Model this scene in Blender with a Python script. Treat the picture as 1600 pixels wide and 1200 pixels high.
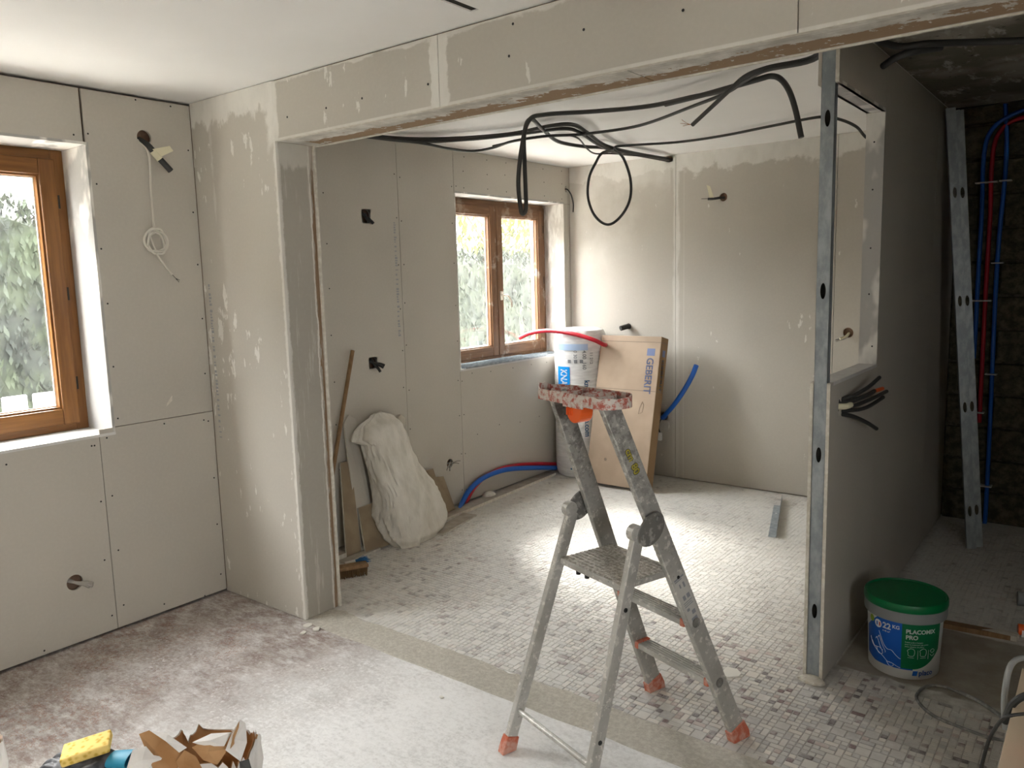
import bpy, bmesh, math, random
from mathutils import Vector, Matrix, Euler, noise as mnoise
random.seed(7)
for o in list(bpy.data.objects): bpy.data.objects.remove(o)
sc = bpy.context.scene
C = sc.collection
PI = math.pi

# ------------------------------------------------------------------ camera, world, light, exposure
FPX = 1229.0
cam_d = bpy.data.cameras.new('camera'); cam = bpy.data.objects.new('camera', cam_d); C.objects.link(cam)
cam.location = (3.6775, -2.2277, 1.6132)
cam.rotation_euler = (math.radians(82.298), math.radians(1.4976), math.radians(37.501))
cam_d.sensor_width = 36.0; cam_d.lens = FPX / 1600 * 36.0; cam_d.clip_start = 0.02; cam_d.clip_end = 200
sc.camera = cam
w = bpy.data.worlds.new('overcast_sky'); sc.world = w; w.use_nodes = True
bg = w.node_tree.nodes['Background']; bg.inputs[0].default_value = (0.985, 0.99, 1.0, 1); bg.inputs[1].default_value = 4.0
vs = sc.view_settings
vs.view_transform = 'Standard'; vs.look = 'None'; vs.gamma = 1.0; vs.use_curve_mapping = False
vs.exposure = 3.12
sc.cycles.max_bounces = 10; sc.cycles.diffuse_bounces = 7; sc.cycles.transparent_max_bounces = 12
sc.cycles.caustics_reflective = False; sc.cycles.caustics_refractive = False
def portal(name, loc, rot, sx, sy):
    d = bpy.data.lights.new(name, 'AREA'); d.shape = 'RECTANGLE'; d.size = sx; d.size_y = sy
    d.cycles.is_portal = True
    o = bpy.data.objects.new(name, d); C.objects.link(o); o.location = loc; o.rotation_euler = rot
    return o
# daylight portals in the three windows of the left wall (light enters along +X)
for yc, zc, sy, sz in ((-0.99, 1.60, 0.96, 1.30), (2.61, 1.59, 1.34, 1.24), (-3.13, 1.60, 0.96, 1.30)):
    portal('window_portal', (-0.34, yc, zc), (0, -PI/2, 0), sz, sy)
portal('window_portal', (5.28, -2.1, 1.60), (0, PI/2, 0), 1.3, 0.78)      # and in the one of the right wall
# weak hazy daylight sun, low over the garden side
sd = bpy.data.lights.new('hazy_sun', 'SUN'); sd.energy = 2.1; sd.angle = math.radians(16); sd.color = (1.0, 0.965, 0.91)
so = bpy.data.objects.new('hazy_sun', sd); C.objects.link(so)
so.rotation_euler = Vector((0.80, -0.42, -0.76)).to_track_quat('-Z', 'Y').to_euler()

R3 = cam.rotation_euler.to_matrix(); CP = Vector(cam.location)
def at(px, py, **k):
    """point of the room seen at photo pixel (px, py) on the plane x=, y= or z="""
    ax = 'xyz'.index(list(k)[0]); val = list(k.values())[0]
    d = R3 @ Vector(((px - 800) / FPX, -(py - 600) / FPX, -1))
    return CP + d * ((val - CP[ax]) / d[ax])
def pix(p):
    c = R3.transposed() @ (Vector(p) - CP)
    return (800 + FPX * c.x / -c.z, 600 - FPX * c.y / -c.z) if c.z < -0.05 else (-9999, -9999)

# ------------------------------------------------------------------ room numbers
H = 2.5; D = 3.375
PX, PT, HB = 0.663, 0.212, 2.241          # pier length, beam depth, beam underside
S0, S1, SY = 2.766, 2.84, 0.80            # partition faces and its free end
XR, YF = 5.2, -4.2                        # right wall, wall behind the camera
W1 = (-1.46, -0.516, 0.95, 2.246)         # window 1 opening: y0 y1 z0 z1
W2 = (1.945, 3.282, 0.976, 2.203)
W4 = (-2.48, -1.72, 0.95, 2.246)         # window in the right wall, out of view
W3 = (-3.60, -2.66, 0.95, 2.246)         # window beside the photographer, out of view

# ------------------------------------------------------------------ node helpers
class S:
    def __init__(s, t, k): s.t = t; s.k = k
    def _m(s, op, b=None, c=None, rev=False):
        n = s.t.nodes.new('ShaderNodeMath'); n.operation = op
        a = s.k
        for i, v in enumerate([a, b, c] if not rev else [b, a]):
            if v is None: continue
            if isinstance(v, S): v = v.k
            if isinstance(v, (int, float)): n.inputs[i].default_value = v
            else: s.t.links.new(v, n.inputs[i])
        return S(s.t, n.outputs[0])
    def __add__(s, b): return s._m('ADD', b)
    __radd__ = __add__
    def __sub__(s, b): return s._m('SUBTRACT', b)
    def __rsub__(s, b): return s._m('SUBTRACT', b, rev=True)
    def __mul__(s, b): return s._m('MULTIPLY', b)
    __rmul__ = __mul__
    def abs(s): return s._m('ABSOLUTE')
    def max(s, b): return s._m('MAXIMUM', b)
    def min(s, b): return s._m('MINIMUM', b)
    def step(s, lo, hi):
        n = s.t.nodes.new('ShaderNodeMapRange'); n.interpolation_type = 'SMOOTHSTEP'
        s.t.links.new(s.k, n.inputs[0])
        for i, v in ((1, lo), (2, hi)):
            n.inputs[i].default_value = v
        return S(s.t, n.outputs[0])
class T:
    """one material's node tree with short calls"""
    def __init__(s, t): s.t = t; s.c = {}
    def pos(s, kind='pos'):
        if kind not in s.c:
            if kind == 'pos': s.c[kind] = s.t.nodes.new('ShaderNodeNewGeometry').outputs['Position']
            else: s.c[kind] = s.t.nodes.new('ShaderNodeTexCoord').outputs['Object']
        return s.c[kind]
    def xyz(s, kind='pos'):
        kk = kind + 'xyz'
        if kk not in s.c:
            n = s.t.nodes.new('ShaderNodeSeparateXYZ'); s.t.links.new(s.pos(kind), n.inputs[0])
            s.c[kk] = [S(s.t, o) for o in n.outputs]
        return s.c[kk]
    def noise(s, scale, detail=3, rough=0.5, stretch=None, kind='pos', off=0.0):
        v = s.pos(kind)
        if stretch or off:
            m = s.t.nodes.new('ShaderNodeMapping'); s.t.links.new(v, m.inputs[0])
            m.inputs['Scale'].default_value = stretch or (1, 1, 1); m.inputs['Location'].default_value = (off, off, off)
            v = m.outputs[0]
        n = s.t.nodes.new('ShaderNodeTexNoise'); n.inputs['Scale'].default_value = scale
        n.inputs['Detail'].default_value = detail; n.inputs['Roughness'].default_value = rough
        s.t.links.new(v, n.inputs['Vector'])
        return S(s.t, n.outputs['Fac'])
    def vor(s, scale, stretch=None, kind='pos'):
        v = s.pos(kind)
        if stretch:
            m = s.t.nodes.new('ShaderNodeMapping'); s.t.links.new(v, m.inputs[0]); m.inputs['Scale'].default_value = stretch; v = m.outputs[0]
        n = s.t.nodes.new('ShaderNodeTexVoronoi'); n.inputs['Scale'].default_value = scale; s.t.links.new(v, n.inputs['Vector'])
        return S(s.t, n.outputs['Distance'])
    def col(s, c): return c
    def mix(s, f, a, b):
        n = s.t.nodes.new('ShaderNodeMix'); n.data_type = 'RGBA'
        for i, v in ((0, f), (6, a), (7, b)):
            if isinstance(v, S): v = v.k
            if isinstance(v, (int, float)): n.inputs[i].default_value = v
            elif isinstance(v, tuple): n.inputs[i].default_value = (*v[:3], 1)
            else: s.t.links.new(v, n.inputs[i])
        return n.outputs[2]
def mat(name, fn, rough=0.75, metal=0.0, bump=None, bstr=0.2, bdist=0.004, spec=0.4, trans=None):
    m = bpy.data.materials.new(name); m.use_nodes = True
    nt = m.node_tree; b = nt.nodes['Principled BSDF']; t = T(nt)
    c = fn(t) if callable(fn) else fn
    if isinstance(c, tuple): b.inputs['Base Color'].default_value = (*c[:3], 1); m.diffuse_color = (*c[:3], 1)
    else: nt.links.new(c, b.inputs['Base Color'])
    if callable(rough): nt.links.new(rough(t).k, b.inputs['Roughness'])
    else: b.inputs['Roughness'].default_value = rough
    b.inputs['Metallic'].default_value = metal
    b.inputs['Specular IOR Level'].default_value = spec
    if trans: b.inputs['Transmission Weight'].default_value = trans
    if bump:
        n = nt.nodes.new('ShaderNodeBump'); n.inputs['Strength'].default_value = bstr; n.inputs['Distance'].default_value = bdist
        nt.links.new(bump(t).k, n.inputs['Height']); nt.links.new(n.outputs[0], b.inputs['Normal'])
    return m

# ------------------------------------------------------------------ mesh helpers
class MB:
    def __init__(s): s.v = []; s.f = []; s.mi = []
    def add(s, vs_, fs, mi=0, M=None):
        o = len(s.v)
        for p in vs_:
            p = Vector(p)
            s.v.append(M @ p if M is not None else p)
        for f in fs: s.f.append(tuple(i + o for i in f)); s.mi.append(mi)
        return s
    def box(s, lo, hi, M=None, mi=0):
        x0, y0, z0 = lo; x1, y1, z1 = hi
        return s.add([(x0,y0,z0),(x1,y0,z0),(x1,y1,z0),(x0,y1,z0),(x0,y0,z1),(x1,y0,z1),(x1,y1,z1),(x0,y1,z1)],
                     [(0,3,2,1),(4,5,6,7),(0,1,5,4),(1,2,6,5),(2,3,7,6),(3,0,4,7)], mi, M)
    def tube(s, pts, r, n=10, cap=True, mi=0):
        pts = [Vector(p) for p in pts]; rr = r if isinstance(r, (list, tuple)) else [r] * len(pts)
        t0 = (pts[1] - pts[0]).normalized()
        up = Vector((0, 0, 1)) if abs(t0.z) < 0.9 else Vector((1, 0, 0))
        nrm = (up - t0 * up.dot(t0)).normalized(); rings = []; prev = t0
        for i, p in enumerate(pts):
            a = pts[max(i - 1, 0)]; b = pts[min(i + 1, len(pts) - 1)]
            t = (b - a)
            t = t.normalized() if t.length > 1e-9 else prev
            nrm = (nrm - t * nrm.dot(t))
            nrm = nrm.normalized() if nrm.length > 1e-6 else prev.orthogonal().normalized()
            bn = t.cross(nrm); prev = t
            rings.append([p + (nrm * math.cos(2*PI*k/n) + bn * math.sin(2*PI*k/n)) * rr[i] for k in range(n)])
        vv = [q for r_ in rings for q in r_]; ff = []
        for i in range(len(pts) - 1):
            for k in range(n):
                ff.append((i*n+k, i*n+(k+1)%n, (i+1)*n+(k+1)%n, (i+1)*n+k))
        if cap: ff.append(tuple(reversed(range(n)))); ff.append(tuple(range((len(pts)-1)*n, len(pts)*n)))
        return s.add(vv, ff, mi)
    def lathe(s, prof, n=32, M=None, mi=0, sx=1.0, sy=1.0):
        vv = []; ff = []
        for r, z in prof:
            vv += [(r*sx*math.cos(2*PI*k/n), r*sy*math.sin(2*PI*k/n), z) for k in range(n)]
        for i in range(len(prof) - 1):
            for k in range(n):
                ff.append((i*n+k, i*n+(k+1)%n, (i+1)*n+(k+1)%n, (i+1)*n+k))
        if prof[0][0] > 1e-6: ff.append(tuple(reversed(range(n))))
        if prof[-1][0] > 1e-6: ff.append(tuple(range((len(prof)-1)*n, len(prof)*n)))
        return s.add(vv, ff, mi, M)
    def prism(s, poly, h, M=None, mi=0):
        n = len(poly)
        vv = [(x, y, 0) for x, y in poly] + [(x, y, h) for x, y in poly]
        ff = [tuple(reversed(range(n))), tuple(range(n, 2*n))] + [(i, (i+1)%n, n+(i+1)%n, n+i) for i in range(n)]
        return s.add(vv, ff, mi, M)
    def quadslab(s, a, b, c, d, th, mi=0):
        """board through four corner points with thickness th behind"""
        a, b, c, d = map(Vector, (a, b, c, d)); nr = (b - a).cross(d - a).normalized() * th
        return s.add([a, b, c, d, a-nr, b-nr, c-nr, d-nr], [(0,1,2,3),(7,6,5,4),(0,4,5,1),(1,5,6,2),(2,6,7,3),(3,7,4,0)], mi)
    def obj(s, name, m, parent=None, origin=None, smooth=False, bevel=0.0, seg=2, kind=None, label=None):
        me = bpy.data.meshes.new(name)
        og = Vector(origin) if origin is not None else Vector((0, 0, 0))
        me.from_pydata([tuple(p - og) for p in s.v], [], s.f)
        ms = m if isinstance(m, (list, tuple)) else [m]
        for x in ms: me.materials.append(x)
        if len(ms) > 1:
            me.polygons.foreach_set('material_index', s.mi)
        bm = bmesh.new(); bm.from_mesh(me)
        if bevel: 
            bmesh.ops.remove_doubles(bm, verts=bm.verts, dist=1e-6)
            ed = [e for e in bm.edges if len(e.link_faces) == 2 and e.calc_face_angle(0) > 0.6]
            bmesh.ops.bevel(bm, geom=ed, offset=bevel, segments=seg, affect='EDGES', profile=0.5)
        bmesh.ops.recalc_face_normals(bm, faces=bm.faces)
        if smooth:
            for f in bm.faces: f.smooth = True
            for e in bm.edges:
                if len(e.link_faces) == 2 and e.calc_face_angle(0) > 0.7: e.smooth = False
        bm.to_mesh(me); bm.free(); me.update()
        o = bpy.data.objects.new(name, me); C.objects.link(o)
        if parent is not None: o.parent = parent
        o.location = og if parent is None else og
        if kind: o['kind'] = kind
        if label: o['label'] = label
        return o
def struct(o): o['kind'] = 'structure'; return o
def tag(o, label, cat, group=None):
    o['label'] = label; o['category'] = cat
    if group: o['group'] = group
    return o
def thing(name, label, cat, loc=(0,0,0), rz=0.0, group=None):
    o = bpy.data.objects.new(name, None); C.objects.link(o); o.location = loc; o.rotation_euler = (0, 0, rz)
    o.empty_display_size = 0.1
    return tag(o, label, cat, group)
def smooth_path(pts, n=8):
    p = [Vector(q) for q in pts]; p = [p[0]*2 - p[1]] + p + [p[-1]*2 - p[-2]]; out = []
    for i in range(1, len(p) - 2):
        a, b, c, d = p[i-1], p[i], p[i+1], p[i+2]
        for k in range(n):
            t = k / n
            out.append(0.5 * ((2*b) + (c - a)*t + (2*a - 5*b + 4*c - d)*t*t + (3*b - a - 3*c + d)*t**3))
    out.append(p[-2]); return out
def plate(mp, ub, vb, w0, w1, rect=(), oval=()):
    """flat board in (u,v) between w0 and w1 with rectangular and oval openings; mp maps (u,v,w) to the room"""
    us = sorted(set(list(ub) + [x for r in rect for x in r[:2] if ub[0] < x < ub[1]] + [o[0]+q*o[2] for o in oval for q in (-1,1)]))
    vv = sorted(set(list(vb) + [x for r in rect for x in r[2:4] if vb[0] < x < vb[1]] + [o[1]+q*o[3] for o in oval for q in (-1,1)]))
    mb = MB(); nu, nv = len(us), len(vv); solid = {}
    ov = {}
    for i in range(nu-1):
        for j in range(nv-1):
            cu, cv = (us[i]+us[i+1])/2, (vv[j]+vv[j+1])/2
            st = 1
            for r in rect:
                if r[0] < cu < r[1] and r[2] < cv < r[3]: st = 0
            for k, o in enumerate(oval):
                if abs(cu-o[0]) < o[2] and abs(cv-o[1]) < o[3]: st = 2; ov[(i, j)] = o
            solid[i, j] = st
    V = {}
    def vid(i, j, q):
        if (i, j, q) not in V: V[i, j, q] = len(mb.v); mb.v.append(Vector(mp(us[i], vv[j], (w0, w1)[q])))
        return V[i, j, q]
    def fa(*ids): mb.f.append(tuple(ids)); mb.mi.append(0)
    for (i, j), st in solid.items():
        if st == 0: continue
        if st == 1:
            fa(vid(i,j,0), vid(i+1,j,0), vid(i+1,j+1,0), vid(i,j+1,0)); fa(vid(i,j,1), vid(i,j+1,1), vid(i+1,j+1,1), vid(i+1,j,1))
        else:
            o = ov[(i, j)]; n = 24; base = len(mb.v)
            for q in (0, 1):
                wq = (w0, w1)[q]
                for k in range(n):
                    a = 2*PI*(k+0.0)/n + PI/4; cx, sy_ = math.cos(a), math.sin(a); m_ = max(abs(cx), abs(sy_))
                    mb.v.append(Vector(mp(o[0]+o[2]*cx/m_, o[1]+o[3]*sy_/m_, wq)))
                    mb.v.append(Vector(mp(o[0]+o[2]*0.96*cx, o[1]+o[3]*0.96*sy_, wq)))
            for k in range(n):
                k2 = (k+1) % n
                for q in (0, 1):
                    b = base + q*2*n; fa(b+2*k, b+2*k2, b+2*k2+1, b+2*k+1)
                fa(base+2*k+1, base+2*k2+1, base+2*n+2*k2+1, base+2*n+2*k+1)
        for di, dj, e in ((-1,0,((i,j),(i,j+1))),(1,0,((i+1,j),(i+1,j+1))),(0,-1,((i,j),(i+1,j))),(0,1,((i,j+1),(i+1,j+1)))):
            if solid.get((i+di, j+dj), 0) == 0:
                a, b = e; fa(vid(*a,0), vid(*b,0), vid(*b,1), vid(*a,1))
    return mb
mapX = lambda u, v, w: (w, u, v)     # boards in a plane x = const, u = y, v = z
mapY = lambda u, v, w: (u, w, v)     # boards in a plane y = const, u = x, v = z
mapZ = lambda u, v, w: (u, v, w)
def text2d(body, size, bold=0.0, extrude=0.0003, align='LEFT'):
    cu = bpy.data.curves.new('lettering', 'FONT'); cu.body = body; cu.size = size; cu.offset = bold; cu.extrude = extrude
    cu.align_x = align; cu.resolution_u = 4
    o = bpy.data.objects.new('lettering', cu); C.objects.link(o)
    dg = bpy.context.evaluated_depsgraph_get(); me = bpy.data.meshes.new_from_object(o.evaluated_get(dg))
    vv = [Vector(v.co) for v in me.vertices]; ff = [tuple(p.vertices) for p in me.polygons]
    bpy.data.objects.remove(o); bpy.data.curves.remove(cu); bpy.data.meshes.remove(me)
    return vv, ff

# ------------------------------------------------------------------ materials
GREY = (0.50, 0.47, 0.415); FILL = (0.74, 0.72, 0.67)
def paper(filler=None, spatter=0.0, base=GREY, extra=None):
    def fn(t):
        c = t.mix(t.noise(1.3, 2) .step(0.3, 0.7), tuple(b*0.94 for b in base), tuple(b*1.04 for b in base))
        c = t.mix(t.noise(70, 2).step(0.35, 0.75) * 0.12, c, tuple(b*1.25 for b in base))
        if extra: c = extra(t, c)
        if spatter:
            a = t.noise(26, 4, 0.6, (1, 1, 0.35), off=3.1); big = t.noise(2.6, 2, off=9.0)
            sp = (a + big*0.45 - (1.02 - spatter*0.09)).step(0.0, 0.03)
            c = t.mix(sp * 0.85, c, FILL)
        if filler:
            mk = filler(t)
            sm = t.noise(14, 4, 0.6, (1, 1, 0.5)).step(0.2, 0.62)
            c = t.mix(mk * (sm*0.35 + 0.62), c, FILL)
        return c
    return fn
def rag(t, amp=0.12, sc_=9, off=0.0, st=None): return (t.noise(sc_, 4, 0.62, st, off=off) - 0.5) * (2*amp)
M = {}
pb = lambda t: t.noise(260, 2)
M['board'] = mat('plasterboard_paper', paper(), 0.85, bump=pb, bstr=0.06)
def f_pierleft(t):
    x, y, z = t.xyz(); e = rag(t, 0.16, 11, 0, (1, 1, 0.45))
    top = (z + e - 2.385).step(-0.015, 0.02); rt = ((x - 0.595 + rag(t, .06, 8)).step(0, .03)) * (z + e*0.6 - 2.22).step(-.02, .03)
    edge = (x + rag(t, .02, 20) - 0.645).step(-.004, .006)
    vein = ((x - 0.16).abs() * -1 + 0.012 + rag(t, .03, 7)).step(0, .01) * (z - 1.9).step(0, .05) * 0.4
    return top.max(rt).max(edge * 0.8).max(vein)
M['pier_left'] = mat('pier_board_patched', paper(f_pierleft, 1.6), 0.85, bump=lambda t: t.noise(30, 4), bstr=0.12)
def f_pierfront(t):
    x, y, z = t.xyz(); e = rag(t, 0.05, 30, 1.0, (1, 1, 0.3))
    top = (z + e - 2.13).step(-.01, .02) * 0.55
    left = (0.022 - y + rag(t, .012, 16)).step(0, .008) * .8
    streak = t.noise(40, 4, 0.6, (1, 1, 0.12), off=4).step(0.55, 0.72) * 0.35
    right = ((y + rag(t, .014, 24, 2, (1, 1, .4)) - 0.174).abs() * -1 + .006).step(0, .004) * .8
    return top.max(left).max(streak).max(right)
def x_pierfront(t, c):
    x, y, z = t.xyz()
    br = (y + rag(t, .022, 30, 5, (1, 1, .25)) - 0.182).step(0, .004)
    return t.mix(br * 0.9, c, (0.23, 0.14, 0.075))
M['pier_front'] = mat('pier_board_bare', paper(f_pierfront, 0.4, (0.38, 0.355, 0.31), x_pierfront), 0.85, bump=lambda t: t.noise(30, 4), bstr=0.12)
def f_beam(t):
    x, y, z = t.xyz(); e = rag(t, 0.05, 12, 2)
    j1 = ((x - 1.655).abs() * -1 + 0.05 + e*0.7).step(0, .012)
    l = (0.70 - x + rag(t, .03, 9)).step(0, .012)
    top = (z + rag(t, .035, 7, 5, (1, 1, 2)) - 2.478).step(0, .01) * 0.75
    bot = (HB + 0.012 - z).step(0, .004) * .8
    return j1.max(l).max(top).max(bot)
M['beam_front'] = mat('beam_board', paper(f_beam, 1.1), 0.85, bump=lambda t: t.noise(30, 4), bstr=0.1)
def c_under(t):
    x, y, z = t.xyz()
    c = t.mix(t.noise(12, 4, 0.6).step(0.35, 0.7), (0.44, 0.42, 0.375), (0.66, 0.635, 0.58))
    br = (y + rag(t, .10, 5, 6, (1, 3, 1)) + rag(t, .05, 26, 4) + rag(t, .02, 80, 1) - 0.112).step(0, .006)
    br = br * (0.2065 - y).step(0, .003) * (x - 0.74).step(-.01, .01) * (t.noise(24, 4, .6, off=8) - 0.36).step(0, .02)
    c = t.mix(br * 0.95, c, (0.27, 0.175, 0.095))
    ln = ((y - 0.052).abs() * -1 + 0.0025).step(0, .002)
    return t.mix(ln * 0.5, c, (0.28, 0.26, 0.23))
M['beam_under'] = mat('beam_underside_torn', c_under, 0.9, bump=lambda t: t.noise(40, 5), bstr=0.25)
def f_back(t):
    x, y, z = t.xyz(); e = rag(t, 0.16, 6, 3)
    top = (z + e - 2.36).step(-.01, .03); seam = ((x - 0.965).abs() * -1 + 0.035 + rag(t, .03, 10, 2, (1, 1, .3))).step(0, .02)
    low = (z - 1.1).step(-.6, .9)
    lft = (0.55 - x + rag(t, .5, 3.2, 7)).step(-.15, .35) * (z - 1.55 + rag(t, .4, 2.5)).step(-.1, .5) * 0.55
    haze = (0.93 - x).step(0, .02) * (z - 2.15 + rag(t, .25, 5)).step(0, .25) * .6
    thin = ((x - 1.03).abs() * -1 + 0.004).step(0, .003) * .45
    return top.max(seam * (low*0.6 + 0.3)).max(lft).max(haze).max(thin)
M['back_board'] = mat('back_board_patched', paper(f_back, 0.75), 0.85, bump=lambda t: t.noise(30, 4), bstr=0.1)
def f_rev(t):
    a = t.noise(7, 3, 0.5, (1, 1.5, .6)).step(0.5, 0.62)
    return a
M['reveal'] = mat('window_reveal_board', paper(f_rev, 0.5, (0.40, 0.39, 0.37)), 0.8)
M['reveal_smear'] = mat('window_reveal_smeared', paper(lambda t: t.noise(18, 4, 0.6, (1, 1, .3)).step(.42, .62), 0.8, (0.50, 0.475, 0.43)), 0.8)
M['sill'] = mat('sill_board_white', lambda t: t.mix(t.noise(9, 3).step(.35, .7), (0.58, 0.57, 0.55), (0.66, 0.65, 0.63)), 0.7)
M['stamp'] = mat('faint_board_stamp', (0.33, 0.33, 0.345), 0.85)
M['edge'] = mat('plaster_edge', lambda t: t.mix(t.noise(45, 3).step(.4, .7), (0.60, 0.565, 0.49), (0.72, 0.69, 0.62)), 0.9)
M['ceil'] = mat('ceiling_board', lambda t: t.mix(t.noise(2.2, 3).step(.35, .7), (0.80, 0.79, 0.77), (0.83, 0.82, 0.80)), 0.85, bump=pb, bstr=0.05)
def c_raw(t):
    c = t.mix(t.noise(3.0, 4).step(.40, .60), (0.16, 0.145, 0.11), (0.33, 0.30, 0.25))
    c = t.mix(t.noise(9, 5, .65, (1.8, .6, 1)).step(.55, .66), c, (0.45, 0.43, 0.39))
    return t.mix(t.noise(16, 5, .7).step(.60, .68), c, (0.05, 0.045, 0.035))
M['ceil_raw'] = mat('old_ceiling_plaster', c_raw, 0.95, bump=lambda t: t.noise(25, 5), bstr=0.5)
M['core'] = mat('old_masonry', lambda t: t.mix(t.noise(14, 4).step(.35, .65), (0.20, 0.115, 0.075), (0.30, 0.20, 0.14)), 0.95)
M['dark'] = mat('dark_cavity', (0.03, 0.027, 0.022), 0.95)
M['screw'] = mat('screw_head_black', (0.012, 0.012, 0.012), 0.5)
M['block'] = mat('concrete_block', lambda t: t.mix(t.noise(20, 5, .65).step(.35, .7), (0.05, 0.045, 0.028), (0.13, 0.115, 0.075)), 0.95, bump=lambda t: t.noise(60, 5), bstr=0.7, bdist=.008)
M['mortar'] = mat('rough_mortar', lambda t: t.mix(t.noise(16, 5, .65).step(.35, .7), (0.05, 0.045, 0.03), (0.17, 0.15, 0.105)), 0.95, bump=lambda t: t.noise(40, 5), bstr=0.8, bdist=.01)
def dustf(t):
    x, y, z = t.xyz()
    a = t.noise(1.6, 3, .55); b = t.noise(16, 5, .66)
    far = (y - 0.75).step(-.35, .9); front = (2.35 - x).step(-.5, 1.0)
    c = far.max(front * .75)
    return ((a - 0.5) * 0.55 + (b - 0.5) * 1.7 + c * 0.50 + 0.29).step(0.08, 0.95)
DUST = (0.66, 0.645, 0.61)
def c_floor(t):
    x, y, z = t.xyz()
    # bare concrete of the near room under plaster dust, old brown-red floor paint showing through
    red = (1.45 - x - y*0.15 + rag(t, .8, 1.2, 4)).step(-.1, .9)
    sc1 = t.noise(7, 8, .72, (1, 1.5, 1)); sc2 = t.noise(60, 6, .75, off=2)
    brown = t.mix(t.noise(9, 5, .7).step(.38, .62), (0.175, 0.105, 0.078), (0.27, 0.205, 0.17))
    grey = t.mix(t.noise(4, 6, .65).step(.35, .68), (0.56, 0.55, 0.535), (0.70, 0.69, 0.675))
    st_ = t.noise(22, 7, .75, (1.0, 2.2, 1), off=6)
    c = t.mix(red * ((sc1 * .5 + st_ * .5).step(.34, .60)) * .9, grey, brown)
    white = ((sc1 - .5) * .7 + (st_ - .5) * 1.5 + (sc2 - .5) * 1.6 + (t.noise(1.4, 3, off=5) - .5) * 1.0 - 0.10 + (1.0 - red) * 0.46).step(-.1, .62)
    c = t.mix(white * 0.85, c, (0.82, 0.815, 0.805))
    rust = (t.noise(9, 5, .75, (1, 1, 1), off=11) - .5).abs()
    cr = (0.012 - rust).step(0, .01) * (t.noise(1.8, 2, off=3) - .5).step(0, .1) * red
    c = t.mix(cr * 0.8, c, (0.30, 0.13, 0.075))
    # mosaic zone: cement grout full of dust
    zone = (y - 0.165).step(0, .004)
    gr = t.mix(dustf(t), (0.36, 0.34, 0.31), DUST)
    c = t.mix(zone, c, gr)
    # bare screed patch in the passage
    scr = (x - 2.84).step(0, .01) * (y + rag(t, .05, 7) - 0.97).step(0, .02) * (1.60 - y + rag(t, .03, 7)).step(0, .02)
    return t.mix(scr, c, t.mix(t.noise(6, 5, .6).step(.35, .7), (0.30, 0.265, 0.215), (0.40, 0.37, 0.32)))
M['floor'] = mat('dusty_floor', c_floor, 0.9, bump=lambda t: t.noise(50, 6, .7), bstr=0.35, bdist=.006)
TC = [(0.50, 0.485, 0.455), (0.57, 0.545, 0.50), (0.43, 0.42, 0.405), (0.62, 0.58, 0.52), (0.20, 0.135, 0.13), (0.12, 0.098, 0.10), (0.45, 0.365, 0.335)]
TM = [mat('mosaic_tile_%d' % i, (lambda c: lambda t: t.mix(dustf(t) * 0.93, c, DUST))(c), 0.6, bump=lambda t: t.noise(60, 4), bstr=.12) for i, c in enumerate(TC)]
M['cement'] = mat('sandy_cement', lambda t: t.mix(t.noise(60, 5, .7).step(.35, .7), (0.46, 0.43, 0.37), (0.60, 0.57, 0.50)), 0.95, bump=lambda t: t.noise(120, 5, .7), bstr=.8, bdist=.006)
def wood(c1, c2, st=(18, 18, 1.2), dusty=0.0):
    def fn(t):
        g = t.noise(3.2, 5, .6, st); c = t.mix(g.step(.3, .7), c1, c2)
        if dusty: c = t.mix((t.noise(7, 4, .6) - .55).step(0, .12) * dusty, c, (0.62, 0.56, 0.48))
        return c
    return fn
M['oak1'] = mat('varnished_oak_warm', wood((0.145, 0.056, 0.011), (0.215, 0.092, 0.021)), 0.42)
M['oak1h'] = mat('varnished_oak_warm_rail', wood((0.145, 0.056, 0.011), (0.215, 0.092, 0.021), (18, 1.2, 18)), 0.42)
M['oak2'] = mat('varnished_oak_dusty', wood((0.15, 0.072, 0.032), (0.23, 0.12, 0.058), dusty=.5), 0.5)
M['oak2h'] = mat('varnished_oak_dusty_rail', wood((0.15, 0.072, 0.032), (0.23, 0.12, 0.058), (18, 1.2, 18), .3), 0.5)
M['gasket'] = mat('pale_gasket', (0.70, 0.62, 0.52), 0.6)
M['pvc'] = mat('cream_handle', (0.78, 0.74, 0.66), 0.35)
def glass_mat(name, haze):
    m = bpy.data.materials.new(name); m.use_nodes = True; nt = m.node_tree; nt.nodes.clear(); t = T(nt)
    out = nt.nodes.new('ShaderNodeOutputMaterial'); tr = nt.nodes.new('ShaderNodeBsdfTransparent'); tr.inputs[0].default_value = (.97, .975, .97, 1)
    gl = nt.nodes.new('ShaderNodeBsdfGlossy'); gl.inputs['Roughness'].default_value = .02
    df = nt.nodes.new('ShaderNodeBsdfTranslucent'); df.inputs[0].default_value = (.85, .85, .82, 1)
    m1 = nt.nodes.new('ShaderNodeMixShader'); m2 = nt.nodes.new('ShaderNodeMixShader'); m1.inputs[0].default_value = .05
    nt.links.new(tr.outputs[0], m1.inputs[1]); nt.links.new(gl.outputs[0], m1.inputs[2])
    dirt = t.noise(9, 5, .6, (1, 1, .5)).step(.3, .75) * haze + haze*0.35
    nt.links.new(dirt.k, m2.inputs[0]); nt.links.new(m1.outputs[0], m2.inputs[1]); nt.links.new(df.outputs[0], m2.inputs[2])
    nt.links.new(m2.outputs[0], out.inputs[0]); return m
M['glass1'] = glass_mat('dusty_window_glass', .006); M['glass2'] = glass_mat('dirty_window_glass', .011)
M['galv'] = mat('galvanised_steel', lambda t: t.mix(t.noise(28, 4, .6, (1, 1, .5)).step(.35, .7), (0.27, 0.305, 0.325), (0.40, 0.435, 0.455)), 0.45, metal=.35)
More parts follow.
